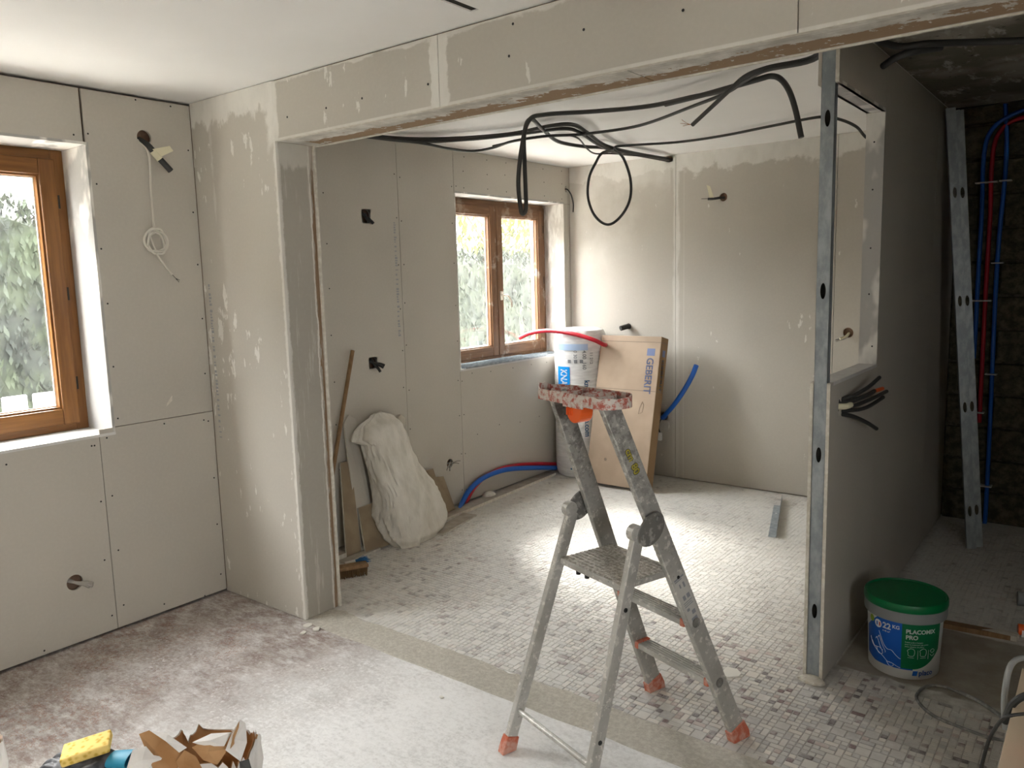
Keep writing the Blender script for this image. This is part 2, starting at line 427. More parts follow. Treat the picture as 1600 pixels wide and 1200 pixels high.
def c_alu(t):
    c = t.mix(t.noise(5, 4, .6, kind='obj').step(.35, .7), (0.40, 0.39, 0.36), (0.54, 0.53, 0.50))
    c = t.mix(t.noise(38, 6, .7, kind='obj', off=2).step(.54, .62) * .8, c, (0.74, 0.72, 0.67))
    c = t.mix(t.noise(60, 5, .7, kind='obj', off=5).step(.60, .68) * .6, c, (0.20, 0.195, 0.18))
    x, y, z = t.xyz('obj')
    up = (z - 0.7).step(0, .4)
    return t.mix((t.noise(30, 6, .72, kind='obj', off=7).step(.46, .60)) * up * .75, c, (0.20, 0.19, 0.175))
M['alu'] = mat('splattered_aluminium', c_alu, 0.48, metal=.45, bump=lambda t: t.noise(70, 4, kind='obj'), bstr=.15)
M['tread'] = mat('ribbed_aluminium_tread', lambda t: t.mix(t.noise(90, 3, .6, kind='obj').step(.42, .6), (0.34, 0.32, 0.28), (0.58, 0.555, 0.51)), 0.6, metal=.25, bump=lambda t: t.noise(110, 2, kind='obj'), bstr=.5)
M['redpl'] = mat('red_plastic_plastered', lambda t: t.mix(t.noise(55, 6, .7, kind='obj').step(.40, .56), (0.40, 0.10, 0.07), (0.58, 0.53, 0.48)), 0.6)
M['redin'] = mat('red_plastic_tray', lambda t: t.mix(t.noise(40, 5, .65, kind='obj').step(.52, .66), (0.30, 0.04, 0.025), (0.55, 0.40, 0.35)), 0.5)
M['orange'] = mat('orange_plastic', (0.78, 0.12, 0.02), 0.4)
M['foot'] = mat('dusty_red_rubber', lambda t: t.mix(t.noise(30, 4, .6, kind='obj').step(.4, .65), (0.52, 0.13, 0.07), (0.60, 0.34, 0.27)), 0.7)
M['hinge'] = mat('dark_hinge_plate', lambda t: t.mix(t.noise(40, 4, .6, kind='obj').step(.5, .65), (0.20, 0.195, 0.18), (0.42, 0.40, 0.37)), 0.45, metal=.4)
M['black'] = mat('black_plastic', (0.018, 0.017, 0.016), 0.45)
M['conduit'] = mat('dark_grey_conduit', (0.040, 0.040, 0.038), 0.5)
M['greycab'] = mat('grey_cable', lambda t: t.mix(t.noise(40, 3).step(.4, .7), (0.20, 0.20, 0.195), (0.40, 0.395, 0.38)), 0.6)
M['whitecab'] = mat('white_cable', (0.66, 0.63, 0.56), 0.5)
M['tape'] = mat('masking_tape', (0.70, 0.66, 0.48), 0.7)
M['copper'] = mat('copper_wire', (0.35, 0.16, 0.07), 0.4, metal=.8)
M['wirew'] = mat('wire_grey', (0.35, 0.33, 0.30), 0.5)
M['bluepipe'] = mat('blue_pipe', (0.012, 0.115, 0.50), 0.4)
M['redpipe'] = mat('red_pipe', (0.47, 0.012, 0.028), 0.4)
M['clip'] = mat('white_clip', (0.70, 0.70, 0.68), 0.4)
M['kraft'] = mat('kraft_cardboard', lambda t: t.mix(t.noise(6, 3, kind='obj').step(.35, .7), (0.40, 0.305, 0.225), (0.45, 0.345, 0.255)), 0.85)
M['kraftd'] = mat('kraft_cardboard_side', (0.30, 0.195, 0.105), 0.85)
M['line'] = mat('box_crease', (0.24, 0.19, 0.15), 0.9)
M['ink'] = mat('blue_grey_ink', (0.17, 0.21, 0.36), 0.8)
M['brownpaper'] = mat('brown_board_back', lambda t: t.mix(t.noise(9, 3).step(.35, .7), (0.27, 0.205, 0.135), (0.34, 0.27, 0.18)), 0.9)
M['striptop'] = mat('dusty_board_face', lambda t: t.mix(t.noise(12, 4).step(.35, .7), (0.36, 0.32, 0.265), (0.46, 0.42, 0.36)), 0.9)
M['film'] = mat('white_wrap_film', lambda t: t.mix(t.noise(12, 3, .5, (1, 1, 5), kind='obj').step(.35, .7), (0.66, 0.66, 0.66), (0.78, 0.78, 0.78)), 0.32, bump=lambda t: t.noise(8, 4, .6, (1, 1, 9), kind='obj'), bstr=.35, bdist=.01)
M['filmblue'] = mat('pale_blue_print', (0.42, 0.55, 0.75), 0.4)
M['cyan'] = mat('blue_label_print', (0.0, 0.27, 0.75), 0.4)
M['navy'] = mat('dark_blue_print', (0.02, 0.13, 0.30), 0.4)
M['white'] = mat('white_print', (0.85, 0.85, 0.85), 0.4)
M['inkg'] = mat('grey_print', (0.22, 0.23, 0.25), 0.5)
M['sack'] = mat('white_woven_sack', lambda t: t.mix(t.noise(9, 4, .6, (1, 1, .5), kind='obj').step(.3, .7), (0.60, 0.57, 0.50), (0.74, 0.71, 0.65)), 0.75, bump=lambda t: t.noise(22, 5, .6, (1, 1, .4), kind='obj'), bstr=.6, bdist=.012)
M['plastic_clear'] = mat('clear_plastic_bag', (0.50, 0.46, 0.38), 0.3, trans=.25)
M['stick'] = mat('wooden_stick', wood((0.20, 0.115, 0.05), (0.28, 0.17, 0.085)), 0.6)
M['bristle'] = mat('brown_bristle', (0.17, 0.105, 0.05), 0.9)
M['bluebr'] = mat('blue_bristle', (0.03, 0.15, 0.36), 0.7)
M['green'] = mat('green_lid', (0.0, 0.135, 0.04), 0.35)
M['pail'] = mat('white_pail', (0.72, 0.73, 0.73), 0.4)
M['collar'] = mat('grey_pail_collar', (0.24, 0.25, 0.255), 0.45)
M['lblue'] = mat('label_blue', (0.005, 0.105, 0.52), 0.4)
M['lgreen'] = mat('label_green', (0.0, 0.145, 0.05), 0.4)
M['lime'] = mat('label_lime', (0.22, 0.36, 0.02), 0.5)
M['lred'] = mat('label_red', (0.55, 0.06, 0.03), 0.5)
M['yellow'] = mat('yellow_print', (0.60, 0.52, 0.10), 0.5)
M['sticker'] = mat('grey_sticker', (0.46, 0.45, 0.42), 0.5)
M['pbag'] = mat('white_paper_bag', lambda t: t.mix(t.noise(9, 4, .6, kind='obj').step(.35, .7), (0.66, 0.63, 0.60), (0.80, 0.77, 0.74)), 0.8, bump=lambda t: t.noise(14, 4, kind='obj'), bstr=.5, bdist=.01)
M['pbagin'] = mat('brown_paper_lining', lambda t: t.mix(t.noise(8, 4, kind='obj').step(.35, .7), (0.34, 0.17, 0.065), (0.50, 0.29, 0.14)), 0.85, bump=lambda t: t.noise(12, 4, kind='obj'), bstr=.5, bdist=.01)
M['sponge'] = mat('yellow_sponge', lambda t: t.mix((t.vor(60, kind='obj')).step(.1, .5), (0.62, 0.38, 0.05), (0.85, 0.62, 0.20)), 0.9, bump=lambda t: t.noise(60, 4, kind='obj'), bstr=.6, bdist=.006)
M['glove'] = mat('black_glove', lambda t: t.mix(t.noise(30, 4, kind='obj').step(.4, .7), (0.02, 0.021, 0.026), (0.10, 0.10, 0.11)), 0.6)
M['glovebl'] = mat('blue_glove', (0.02, 0.27, 0.43), 0.55)
M['pine'] = mat('pale_wood_board', wood((0.56, 0.44, 0.31), (0.66, 0.54, 0.40), (1.2, .3, 1)), 0.7)
M['red'] = mat('red_tool_body', (0.50, 0.015, 0.03), 0.4)
M['greypl'] = mat('grey_pvc', (0.30, 0.31, 0.31), 0.5)
M['flake'] = mat('plaster_crumb', (0.70, 0.68, 0.62), 0.9)
M['grass'] = mat('outdoor_terrace', lambda t: t.mix(t.noise(3, 4).step(.35, .7), (0.58, 0.56, 0.51), (0.68, 0.66, 0.60)), 0.95)
M['leafA'] = mat('conifer_foliage', lambda t: t.mix(t.noise(2.5, 4, .6).step(.35, .65), (0.003, 0.006, 0.003), (0.018, 0.026, 0.010)), 0.8)
M['leafB'] = mat('clipped_hedge_foliage', lambda t: t.mix(t.noise(4, 4, .6).step(.35, .65), (0.006, 0.010, 0.005), (0.018, 0.024, 0.011)), 0.8)
M['leafC'] = mat('spring_leaves', lambda t: t.mix(t.noise(4, 3).step(.35, .65), (0.045, 0.052, 0.006), (0.10, 0.105, 0.016)), 0.7)
M['bark'] = mat('tree_bark', (0.10, 0.08, 0.06), 0.9)
M['render'] = mat('white_house_render', (0.60, 0.60, 0.58), 0.9)
M['fence'] = mat('white_fence_paint', (0.74, 0.74, 0.72), 0.6)

# ================================================================== STRUCTURE
# floor slab with mosaic tiles set into it
floor = struct(plate(mapZ, (-0.30, XR), (YF, D + 0.1), -0.2, 0.0).obj('floor', M['floor']))
# ---- mosaic
def in_zone(x, y):
    if y < 0.172 or y > D - 0.01: return False
    if x < 0.02: return False
    if S0 - 0.012 < x < S1 + 0.012 and y > SY - 0.03: return False
    if x < PX + 0.01 and y < PT + 0.01: return False
    if x > S1 and (0.95 + 0.04*math.sin(9*x)) < y < 1.62: return False
    if x > 4.2: return False
    return True
P = 0.0245; G = 0.0032
rt = random.Random(11)
nx_, ny_ = int(4.2 / P), int((D - 0.17) / P); used = set(); tiles = []
for j in range(ny_):
    for i in range(nx_):
        if (i, j) in used: continue
        r = rt.random(); sx_, sy_ = (2, 2) if r < .07 else (2, 1) if r < .27 else (1, 2) if r < .36 else (1, 1)
        cells = [(i+a, j+b) for a in range(sx_) for b in range(sy_)]
        if any(c in used for c in cells): sx_ = sy_ = 1; cells = [(i, j)]
        used.update(cells)
        x0, y0 = i*P, 0.172 + j*P; x1, y1 = x0 + sx_*P - G, y0 + sy_*P - G
        if not (in_zone(x0, y0) and in_zone(x1, y1) and in_zone(x0, y1) and in_zone(x1, y0)): continue
        r = rt.random()
        ci = (0 if r < .27 else 1 if r < .52 else 2 if r < .67 else 3 if r < .80 else 6 if r < .87 else 4 if r < .945 else 5)
        if (sx_, sy_) == (2, 2) and ci in (4, 5): ci = 1
        tiles.append((x0, y0, sx_, sy_, ci))
def seen(t):
    px, py = pix((t[0] + P/2, t[1] + P/2, 0))
    return 0 < px < 1600 and 0 < py < 1196 and not (790 < px < 1160 and py > 1000 and False)
def area(t):
    d = (Vector((t[0], t[1], 0)) - CP).length
    return t[2]*t[3] / d**3
order = sorted([t for t in tiles if seen(t)], key=area, reverse=True)
near = set(order[:300])
tmesh = {}
def tile_mesh(sx_, sy_, ci):
    k = (sx_, sy_, ci)
    if k not in tmesh:
        a, b, h, e = sx_*P - G, sy_*P - G, 0.0016, 0.0012
        me = bpy.data.meshes.new('tile')
        me.from_pydata([(0,0,0),(a,0,0),(a,b,0),(0,b,0),(e,e,h),(a-e,e,h),(a-e,b-e,h),(e,b-e,h)], [],
                       [(4,5,6,7),(0,1,5,4),(1,2,6,5),(2,3,7,6),(3,0,4,7)])
        me.materials.append(TM[ci]); tmesh[k] = me
    return tmesh[k]
rest = MB()
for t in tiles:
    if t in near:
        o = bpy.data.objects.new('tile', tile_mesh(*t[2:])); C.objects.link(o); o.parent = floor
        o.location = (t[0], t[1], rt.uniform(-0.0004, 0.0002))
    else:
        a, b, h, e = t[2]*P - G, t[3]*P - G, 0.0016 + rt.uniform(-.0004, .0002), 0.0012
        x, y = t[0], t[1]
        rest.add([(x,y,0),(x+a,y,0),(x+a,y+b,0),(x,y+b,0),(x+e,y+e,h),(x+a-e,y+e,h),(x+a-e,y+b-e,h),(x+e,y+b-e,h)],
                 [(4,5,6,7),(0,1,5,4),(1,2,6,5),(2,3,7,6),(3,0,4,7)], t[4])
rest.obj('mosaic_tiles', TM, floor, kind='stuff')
# ---- cement threshold strip under the beam, ragged edge
mb = MB(); n = 90; xs = [PX - 0.02 + (3.6 - PX) * i / n for i in range(n + 1)]
rows = []
for i, x in enumerate(xs):
    y0 = -0.012 + 0.012*mnoise.noise((x*5, 0, 0)); y1 = 0.172 + 0.022*mnoise.noise((x*6, 3, 0)) + 0.014*mnoise.noise((x*25, 1, 0))
    rows.append([(x, y0, -0.002), (x, y0 + .006, 0.004), (x, (y0+y1)/2, 0.006 + .002*mnoise.noise((x*9, 7, 0))), (x, y1 - .008, 0.0055), (x, y1, -0.002)])
mb.add([p for r in rows for p in r], [(i*5+k, (i+1)*5+k, (i+1)*5+k+1, i*5+k+1) for i in range(n) for k in range(4)])
struct(mb.obj('trim_1', M['cement'], smooth=True))

# ceiling boards (near room and back room) and the bare old ceiling of the passage
SLOT = (1.86, 1.955, -1.2, -0.085)
cl = struct(plate(mapZ, (-0.1, XR), (YF, 0.0), H, H + 0.05, rect=[(1.893, 1.927, -0.9, -0.088)]).obj('ceiling', M['ceil']))
MB().box((1.8935, -0.899, H + 0.005), (1.9265, -0.0885, H + 0.06)).obj('slot_dark_fill', M['dark'], cl)  # near-black fill puts the slot's inner shade into its colour
struct(MB().box((-0.1, 0.0, H), (S1, D + 0.05, H + 0.05)).obj('ceiling', M['ceil']))
struct(MB().box((S1, 0.0, H + 0.004), (XR, 3.03, H + 0.05)).obj('ceiling', M['ceil_raw']))
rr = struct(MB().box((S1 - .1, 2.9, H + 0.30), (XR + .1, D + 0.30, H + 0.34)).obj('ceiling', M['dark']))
MB().box((S1 - .1, 3.03, H + .0), (XR + .1, 3.06, H + .31)).obj('gap_closer', M['dark'], rr)  # unseen closers added to keep daylight from leaking in at the ceiling gap
MB().box((S1 - .03, 3.03, H + .002), (S1 - .001, D + .28, H + .31)).obj('gap_closer', M['dark'], rr)

# ---- left wall: old masonry with plasterboards screwed in front
core_l = struct(plate(mapX, (YF, D + 0.05), (0, H), -0.36, -0.05,
     rect=[(W[0]-.02, W[1]+.02, W[2]-.02, W[3]+.02) for W in (W1, W2, W3)]).obj('wall_left', M['core']))
BW = -0.0125
holes_l = [(-0.243, 2.309, .036, .036), (-0.748, 0.296, .037, .037), (1.119, 2.007, .036, .042), (1.116, 1.108, .034, .036), (1.79, 0.326, .034, .034), (3.325, 2.325, .016, .028)]
g = 0.0016
boards_l = [  # y0 y1 z0 z1
    (YF, -2.05, 0, H - .012, [W3]), (-2.05, -0.523, W1[3], H - .012, [W1]), (-0.516, 0.0, 0.972, H - .012, []),
    (-0.578, 0.0, 0.012, 0.972, []), (-2.05, -0.578, 0.012, W1[2] - .004, []), (-2.05, W1[0], W1[2] - .004, W1[3], []),
    (-0.578, -0.523, 0.955, 0.9555, []),
    (0.013, 1.395, 0.012, H - .002, []), (1.395, 1.933, 0.012, H - .002, []),
    (1.933, D, W2[3], H - .002, []), (1.933, D, 0.012, W2[2] - .004, []), (W2[1], D, W2[2] - .004, W2[3], [])]
for y0, y1, z0, z1, rc in boards_l:
    if z1 - z0 < .01: continue
    ov = [h for h in holes_l if y0 < h[0] < y1 and z0 < h[1] < z1]
    plate(mapX, (y0 + g, y1 - g), (z0 + g, z1 - g), BW, 0.0, rect=[r for r in rc], oval=ov).obj('plasterboard', M['board'], core_l)
# screw heads: far too small to pick apart one by one
scr = MB()
def screw(c, nrm, r=0.0042):
    Mx = Matrix.Translation(c) @ Vector(nrm).to_track_quat('Z', 'Y').to_matrix().to_4x4()
    scr.lathe([(r, -0.0005), (r, 0.0007), (r*.6, 0.0009)], 8, Mx)
rs = random.Random(3)
def screws_x(y, z0, z1, dz=0.27, x=0.0):
    z = z0
    while z < z1: screw((x, y + rs.uniform(-.006, .006), z + rs.uniform(-.02, .02)), (1, 0, 0)); z += dz
for y, a, b in ((-0.025, .1, 2.45), (-0.487, 1.0, 2.3), (-0.545, .1, .95), (-0.605, .1, .92), (-0.50, 2.3, 2.47), (-0.56, 2.28, 2.45), (-0.27, 2.46, 2.47), (-0.1, 2.455, 2.46),
                (-0.35, .03, .04), (-.13, .03, .04), (-.27, .93, .94), (-.06, .93, .94), (-0.97, .9, .91), (-.62, .9, .905), (-0.9, .05, .06),
                (1.372, .1, 2.45), (1.418, .1, 2.45), (1.91, .1, 2.45), (1.955, .1, .95), (1.955, 2.23, 2.45), (0.36, .1, 2.2), (0.80, .5, 2.4)):
    screws_x(y, a, b)
for k in range(6):
    for z in (2.25, 2.46, .93, 2.36): screw((0, 2.05 + .24*k + rs.uniform(-.02, .02), z + rs.uniform(-.01, .01)), (1, 0, 0))
for k in range(5): screw((0, 2.1 + .26*k, .5 + rs.uniform(-.02, .02)), (1, 0, 0))
scr.obj('screw_heads', M['screw'], core_l, kind='stuff')

# faint printed stamps along the board joints (illegible at this distance) and a plaster scrape
def stamp(wall, fn, n, seed):
    rq_ = random.Random(seed); mb = MB(); u = 0.0
    for _ in range(n):
        w_ = rq_.uniform(.006, .014); h_ = rq_.choice((.014, .018, .022))
        mb.add([fn(u, 0), fn(u + w_, 0), fn(u + w_, h_), fn(u, h_)], [(0, 1, 2, 3)]); u += w_ + rq_.choice((.005, .006, .02))
    mb.obj('printed_stamp', M['stamp'], wall, kind='stuff')
stamp(core_l, lambda u, v: (.0006, 1.345 + v, 1.98 - u), 34, 1)
p_ = at(265, 628, x=.0007)
MB().add([p_ + Vector(q) for q in ((0, -.02, -.022), (0, -.006, -.012), (0, .014, .004), (0, .016, .03), (0, .004, .018), (0, -.012, -.004))], [(0, 1, 2, 3, 4, 5)]).obj('plaster_scrape', M['edge'], core_l)
# ---- windows
def window(name, W, xf, m, mh, gm, two, handle=False):
    y0, y1, z0, z1 = W
    root = bpy.data.objects.new(name, None); C.objects.link(root); root.location = (xf, (y0+y1)/2, z0); struct(root)
    og = Vector(root.location)
    def part(mb, nm, mt, par=root, **k):
        for i, v in enumerate(mb.v): mb.v[i] = v - og
        return mb.obj(nm, mt, par, **k)
    fw = 0.055
    xb = xf - 0.075
    # fixed frame: two stiles and two rails
    for a, b in ((y0, y0+fw), (y1-fw, y1)): part(MB().box((xb, a, z0), (xf, b, z1)), 'frame_stile', m, bevel=.003)
    for a, b in ((z0, z0+.045), (z1-fw, z1)): part(MB().box((xb, y0+fw, a), (xf, y1-fw, b)), 'frame_rail', mh, bevel=.003)
    yy = [(y0+fw-.012, y1-fw+.012)]
    if two:
        c = two; yy = [(y0+fw-.012, c-.002), (c+.002, y1-fw+.012)]
    for k, (a, b) in enumerate(yy):
        s = 0.072; lo, hi = z0 + .045 - .012, z1 - fw + .012; x1 = xf + 0.016; x0 = xf - 0.05
        stl = part(MB().box((x0, a, lo), (x1, a+s, hi)), 'sash_stile', m, bevel=.005)
        part(MB().box((x0, b-s, lo), (x1, b, hi)), 'sash_stile', m, bevel=.005)
        part(MB().box((x0, a+s, lo), (x1, b-s, lo+s*1.05)), 'sash_rail', mh, bevel=.005)
        part(MB().box((x0, a+s, hi-s), (x1, b-s, hi)), 'sash_rail', mh, bevel=.005)
        # glazing bead
        bd = plate(mapX, (a+s-.001, b-s+.001), (lo+s*1.05-.001, hi-s+.001), x0+.012, x1-.012, rect=[(a+s+.009, b-s-.009, lo+s*1.05+.009, hi-s-.009)])
        part(bd, 'glazing_bead', m)
        gk = plate(mapX, (a+s+.008, b-s-.008), (lo+s*1.05+.008, hi-s-.008), x0+.016, x0+.026, rect=[(a+s+.014, b-s-.014, lo+s*1.05+.014, hi-s-.014)])
        part(gk, 'gasket', M['gasket'])
        part(MB().box((x0+.018, a+s+.002, lo+s*1.05+.002), (x0+.022, b-s-.002, hi-s-.002)), 'pane', gm)
        # hinges
        yh = a - .004 if (two and k == 0) else b + .004
        for zh in ((lo+hi)*.5 - .42, (lo+hi)*.5, (lo+hi)*.5 + .42):
            part(MB().tube([(xf+.010, yh, zh-.03), (xf+.010, yh, zh+.03)], .0055, 8), 'hinge', M['dark'])
    if handle:
        hy = two + .038; hx = xf + 0.016
        h = part(MB().box((hx, hy-.014, 1.44), (hx+.009, hy+.014, 1.51)), 'handle_plate', M['pvc'], bevel=.004)
        hm = MB().tube(smooth_path([(hx+.005, hy, 1.478), (hx+.045, hy, 1.478), (hx+.052, hy+.03, 1.470), (hx+.05, hy+.065, 1.43), (hx+.048, hy+.075, 1.385)]), .0075, 8)
        part(hm, 'handle', M['pvc'], smooth=True)
    # lining boards of the reveal and the sill
    rm = M['reveal_smear'] if two else M['reveal']
    part(MB().box((xb-.01, y0-.001, z1), (0.0005, y1+.013, z1+.0125)), 'lintel_board', M['reveal'])
    part(MB().box((xb-.01, y1, z0), (0.0005, y1+.0125, z1-.0005)), 'jamb_board', rm)
    part(MB().box((xb-.01, y0-.0125, z0), (0.0005, y0, z1-.0005)), 'jamb_board', rm)
    part(MB().box((xb-.01, y0-.012, z0-.013), (0.002, y1+.0125, z0-.0005)), 'sill_board', M['sill'])
    return root
window('window_1', W1, -0.235, M['oak1'], M['oak1h'], M['glass1'], None)
window('window_2', W2, -0.195, M['oak2'], M['oak2h'], M['glass2'], 2.612, True)
window('window_3', W3, -0.235, M['oak1'], M['oak1h'], M['glass1'], None)

w4 = struct(plate(mapX, (W4[0], W4[1]), (W4[2], W4[3]), XR + .03, XR + .09, rect=[(W4[0]+.1, -2.13, W4[2]+.1, W4[3]-.1), (-2.07, W4[1]-.1, W4[2]+.1, W4[3]-.1)]).obj('window_4', M['oak1']))
for a, b in ((W4[0]+.1, -2.13), (-2.07, W4[1]-.1)): MB().box((XR + .05, a, W4[2]+.1), (XR + .054, b, W4[3]-.1)).obj('pane', M['glass1'], w4)
# ---- pier at the left of the opening
pier = struct(MB().box((0.0, 0.0125, 0), (PX - .0125, PT - .0125, H)).obj('wall_pier', M['core']))
MB().box((0.0015, 0.0, .004), (PX - .0005, .0125, H - .002)).obj('plasterboard', M['pier_left'], pier, bevel=.0015)
MB().box((PX - .0125, .0128, .004), (PX, PT - .0128, HB - .001)).obj('plasterboard', M['pier_front'], pier)
mb = MB(); n = 60                                  # back board of the pier with its broken white edge standing proud
vv = []
for i in range(n + 1):
    z = .004 + (HB - .004) * i / n
    e = PX + 0.011 + .004*mnoise.noise((z*14, 0, 0)) + .003*mnoise.noise((z*50, 2, 0))
    vv += [(0.002, PT - .0125, z), (e - .004*abs(mnoise.noise((z*22, 9, 0))), PT - .0125, z), (e, PT, z), (0.002, PT, z)]
mb.add(vv, [(i*4+k, i*4+(k+1)%4, (i+1)*4+(k+1)%4, (i+1)*4+k) for i in range(n) for k in range(4)] + [(3,2,1,0), (n*4, n*4+1, n*4+2, n*4+3)])
mb.obj('plasterboard', [M['edge']], pier)
for z in (1.95, .75, 1.4): pass

stamp(pier, lambda u, v: (.045 + v, -.0006, 1.62 - u), 36, 2)
# ---- beam over the opening
beam = struct(MB().box((PX, .0125, HB + .0125), (XR, PT - .0125, H)).obj('wall_beam', M['core']))
for a, b in ((PX - .0005, 1.653), (1.656, 2.95), (2.953, 4.2), (4.203, XR)):
    MB().box((a, 0.0, HB - .0005), (b, .0125, H - .006)).obj('plasterboard', M['beam_front'], beam, bevel=.0012)
for a, b in ((PX - .0005, 2.42), (2.424, 3.9), (3.904, XR)):
    MB().box((a, .0126, HB), (b, PT - .0005, HB + .0125)).obj('soffit_board', M['beam_under'], beam)
MB().box((PX, PT - .0004, HB - .004), (XR, PT + .012, H)).obj('plasterboard', M['edge'], beam)
MB().box((PX, -0.0012, HB - .0018), (XR, .018, HB - .0006)).obj('corner_bead', M['edge'], beam)
scr = MB()
for x, z in ((0.76, 2.33), (1.02, 2.33), (1.24, 2.335), (1.60, 2.33), (1.98, 2.36), (2.28, 2.385), (2.62, 2.37), (3.1, 2.44), (2.0, 2.46)):
    screw((x, 0.0, z), (0, -1, 0), .0048)
scr.obj('screw_heads', M['screw'], beam, kind='stuff')

# ---- back wall with boards, bare blocks in the passage
hb = [(1.339, 2.155, .032, .032), (0.549, 1.199, .026, .026), (2.233, 1.184, .036, .036), (0.867, 0.493, .034, .034), (0.905, 2.47, .035, .022)]
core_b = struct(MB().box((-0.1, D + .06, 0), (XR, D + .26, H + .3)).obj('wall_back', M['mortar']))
for a, b in ((0.0, 0.962), (0.962, 2.135), (2.135, S0)):
    ov = [h for h in hb if a < h[0] < b]
    plate(mapY, (a + g, b - g), (.008, H - .001), D, D + .0125, oval=ov).obj('plasterboard', M['back_board'], core_b)
MB().box((-0.02, D + .02, 0), (S0, D + .055, H)).obj('stud_backing', M['core'], core_b)
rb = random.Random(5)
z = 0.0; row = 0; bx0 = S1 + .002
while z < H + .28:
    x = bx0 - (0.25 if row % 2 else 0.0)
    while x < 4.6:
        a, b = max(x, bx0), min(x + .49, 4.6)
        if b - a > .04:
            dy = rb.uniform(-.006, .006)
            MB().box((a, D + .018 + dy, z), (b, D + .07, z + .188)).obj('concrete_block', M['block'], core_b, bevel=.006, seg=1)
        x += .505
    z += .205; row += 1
# ---- the room continues out of view: right wall, passage side wall, wall behind the camera
struct(plate(mapX, (YF, D + .1), (0, H + .3), XR, XR + .1, rect=[W4]).obj('wall_right', M['board']))
struct(plate(mapY, (-0.36, XR + .1), (0, H), YF - .1, YF).obj('wall_front', M['board']))
struct(MB().box((4.62, 0.25, 0), (4.72, D + .06, H + .3)).obj('wall_passage', M['mortar']))

# ---- partition with an inner opening
part_w = struct(MB().box((S0 + .02, SY + .05, 0.0), (S1 - .02, 3.35, 0.03)).obj('wall_partition', M['galv']))
OZ0, OZ1, OY = 1.19, 2.272, 1.51
for side, (xa, xb) in enumerate(((S0, S0 + .0125), (S1 - .0125, S1))):
    wires = [(0.935, 1.084, .02, .038)] if side else []
    for y0, y1, z0, z1 in ((SY, OY, .004, OZ0), (SY + .004, OY, OZ1, H - .002), (OY, 2.70, .004, H - .002), (2.70, D - .002, .004, H - .002)):
        if side == 0: y0 = max(y0, SY)
        ov = [o for o in wires if y0 < o[0] < y1 and z0 < o[1] < z1]
        plate(mapX, (y0 + g*.5, y1 - g*.5), (z0, z1), xa, xb, oval=ov).obj('plasterboard', M['board'], part_w)
# white broken front edges of the boards beside the end stud
for xa, xb in ((S0 - .0006, S0 + .0122), (S1 - .0122, S1 + .0006)):
    MB().box((xa, SY - .0022, .006), (xb, SY + .001, OZ0 - .004)).obj('board_edge', M['edge'], part_w, bevel=.001)
MB().box((S1 - .0122, SY - .002, OZ1 + .003), (S1 + .0006, SY + .003, H - .004)).obj('board_edge', M['edge'], part_w)
# end stud: web with slots and two lipped flanges
def stud_mb(Lz, wd=0.048, dp=0.034, slots=()):
    mb = plate(lambda u, v, w_: (u, w_, v), (-wd/2, wd/2), (0, Lz), 0.0, 0.0012, oval=[(0, s, .0105, .031) for s in slots])
    for sg in (-1, 1):
        x = sg*wd/2
        mb.box((min(x, x - sg*.0012), 0.0, 0), (max(x, x - sg*.0012), dp, Lz)); mb.box((min(x, x - sg*.008), dp - .0012, 0), (max(x, x - sg*.008), dp, Lz))
    return mb
sl = [at(px, py, y=SY).z for px, py in ((1290, 187), (1283, 457), (1277, 713), (1271, 957))]
sm = stud_mb(H - .01, slots=sl)
for i, v in enumerate(sm.v): sm.v[i] = v + Vector(((S0+S1)/2, SY + .004, .005))
sm.obj('end_stud', M['galv'], part_w)
MB().box(((S0+S1)/2 - .0225, SY + .026, .006), ((S0+S1)/2 + .0225, SY + .0275, H - .006)).obj('slot_shade_strip', M['dark'], part_w)  # dark strip behind the slots standing in for the shade inside the stud
sm = MB().box((S0 + .013, SY + .040, 0.05), (S1 - .013, OY, OZ0 - .013)); sm.obj('cavity_wool', M['dark'], part_w)
# lining of the opening
MB().box((S0, SY + .040, OZ0 - .0125), (S1 + .0005, OY, OZ0 + .001)).obj('opening_sill', M['sill'], part_w)
MB().box((S0 - .0005, OY - .0125, OZ0 + .001), (S1 + .0005, OY + .0005, OZ1)).obj('opening_jamb', M['reveal'], part_w)
MB().box((S0 - .0005, SY + .040, OZ1), (S1 + .0005, OY - .0125, OZ1 + .0125)).obj('opening_head', M['reveal'], part_w)
scr = MB()
for z in (2.15, 1.95, 1.7, 1.5, 1.27): screw((S1 - .02 - .02*(int(z*10) % 2), OY - .0125, z), (0, -1, 0), .0038)
scr.obj('screw_heads', M['screw'], part_w, kind='stuff')
# plaster blob at the foot of the stud
mb = MB().lathe([(.052, -.002), (.05, .010), (.034, .020), (.012, .024), (0, .024)], 20)
for i, v in enumerate(mb.v): mb.v[i] = Vector(((S0+S1)/2, SY - .012, 0)) + Vector((v.x*1.0, v.y*.55, v.z)) + Vector((mnoise.noise(v*60)*.008, mnoise.noise(v*50 + Vector((3,0,0)))*.008, 0))
mb.obj('plaster_blob', M['edge'], part_w)

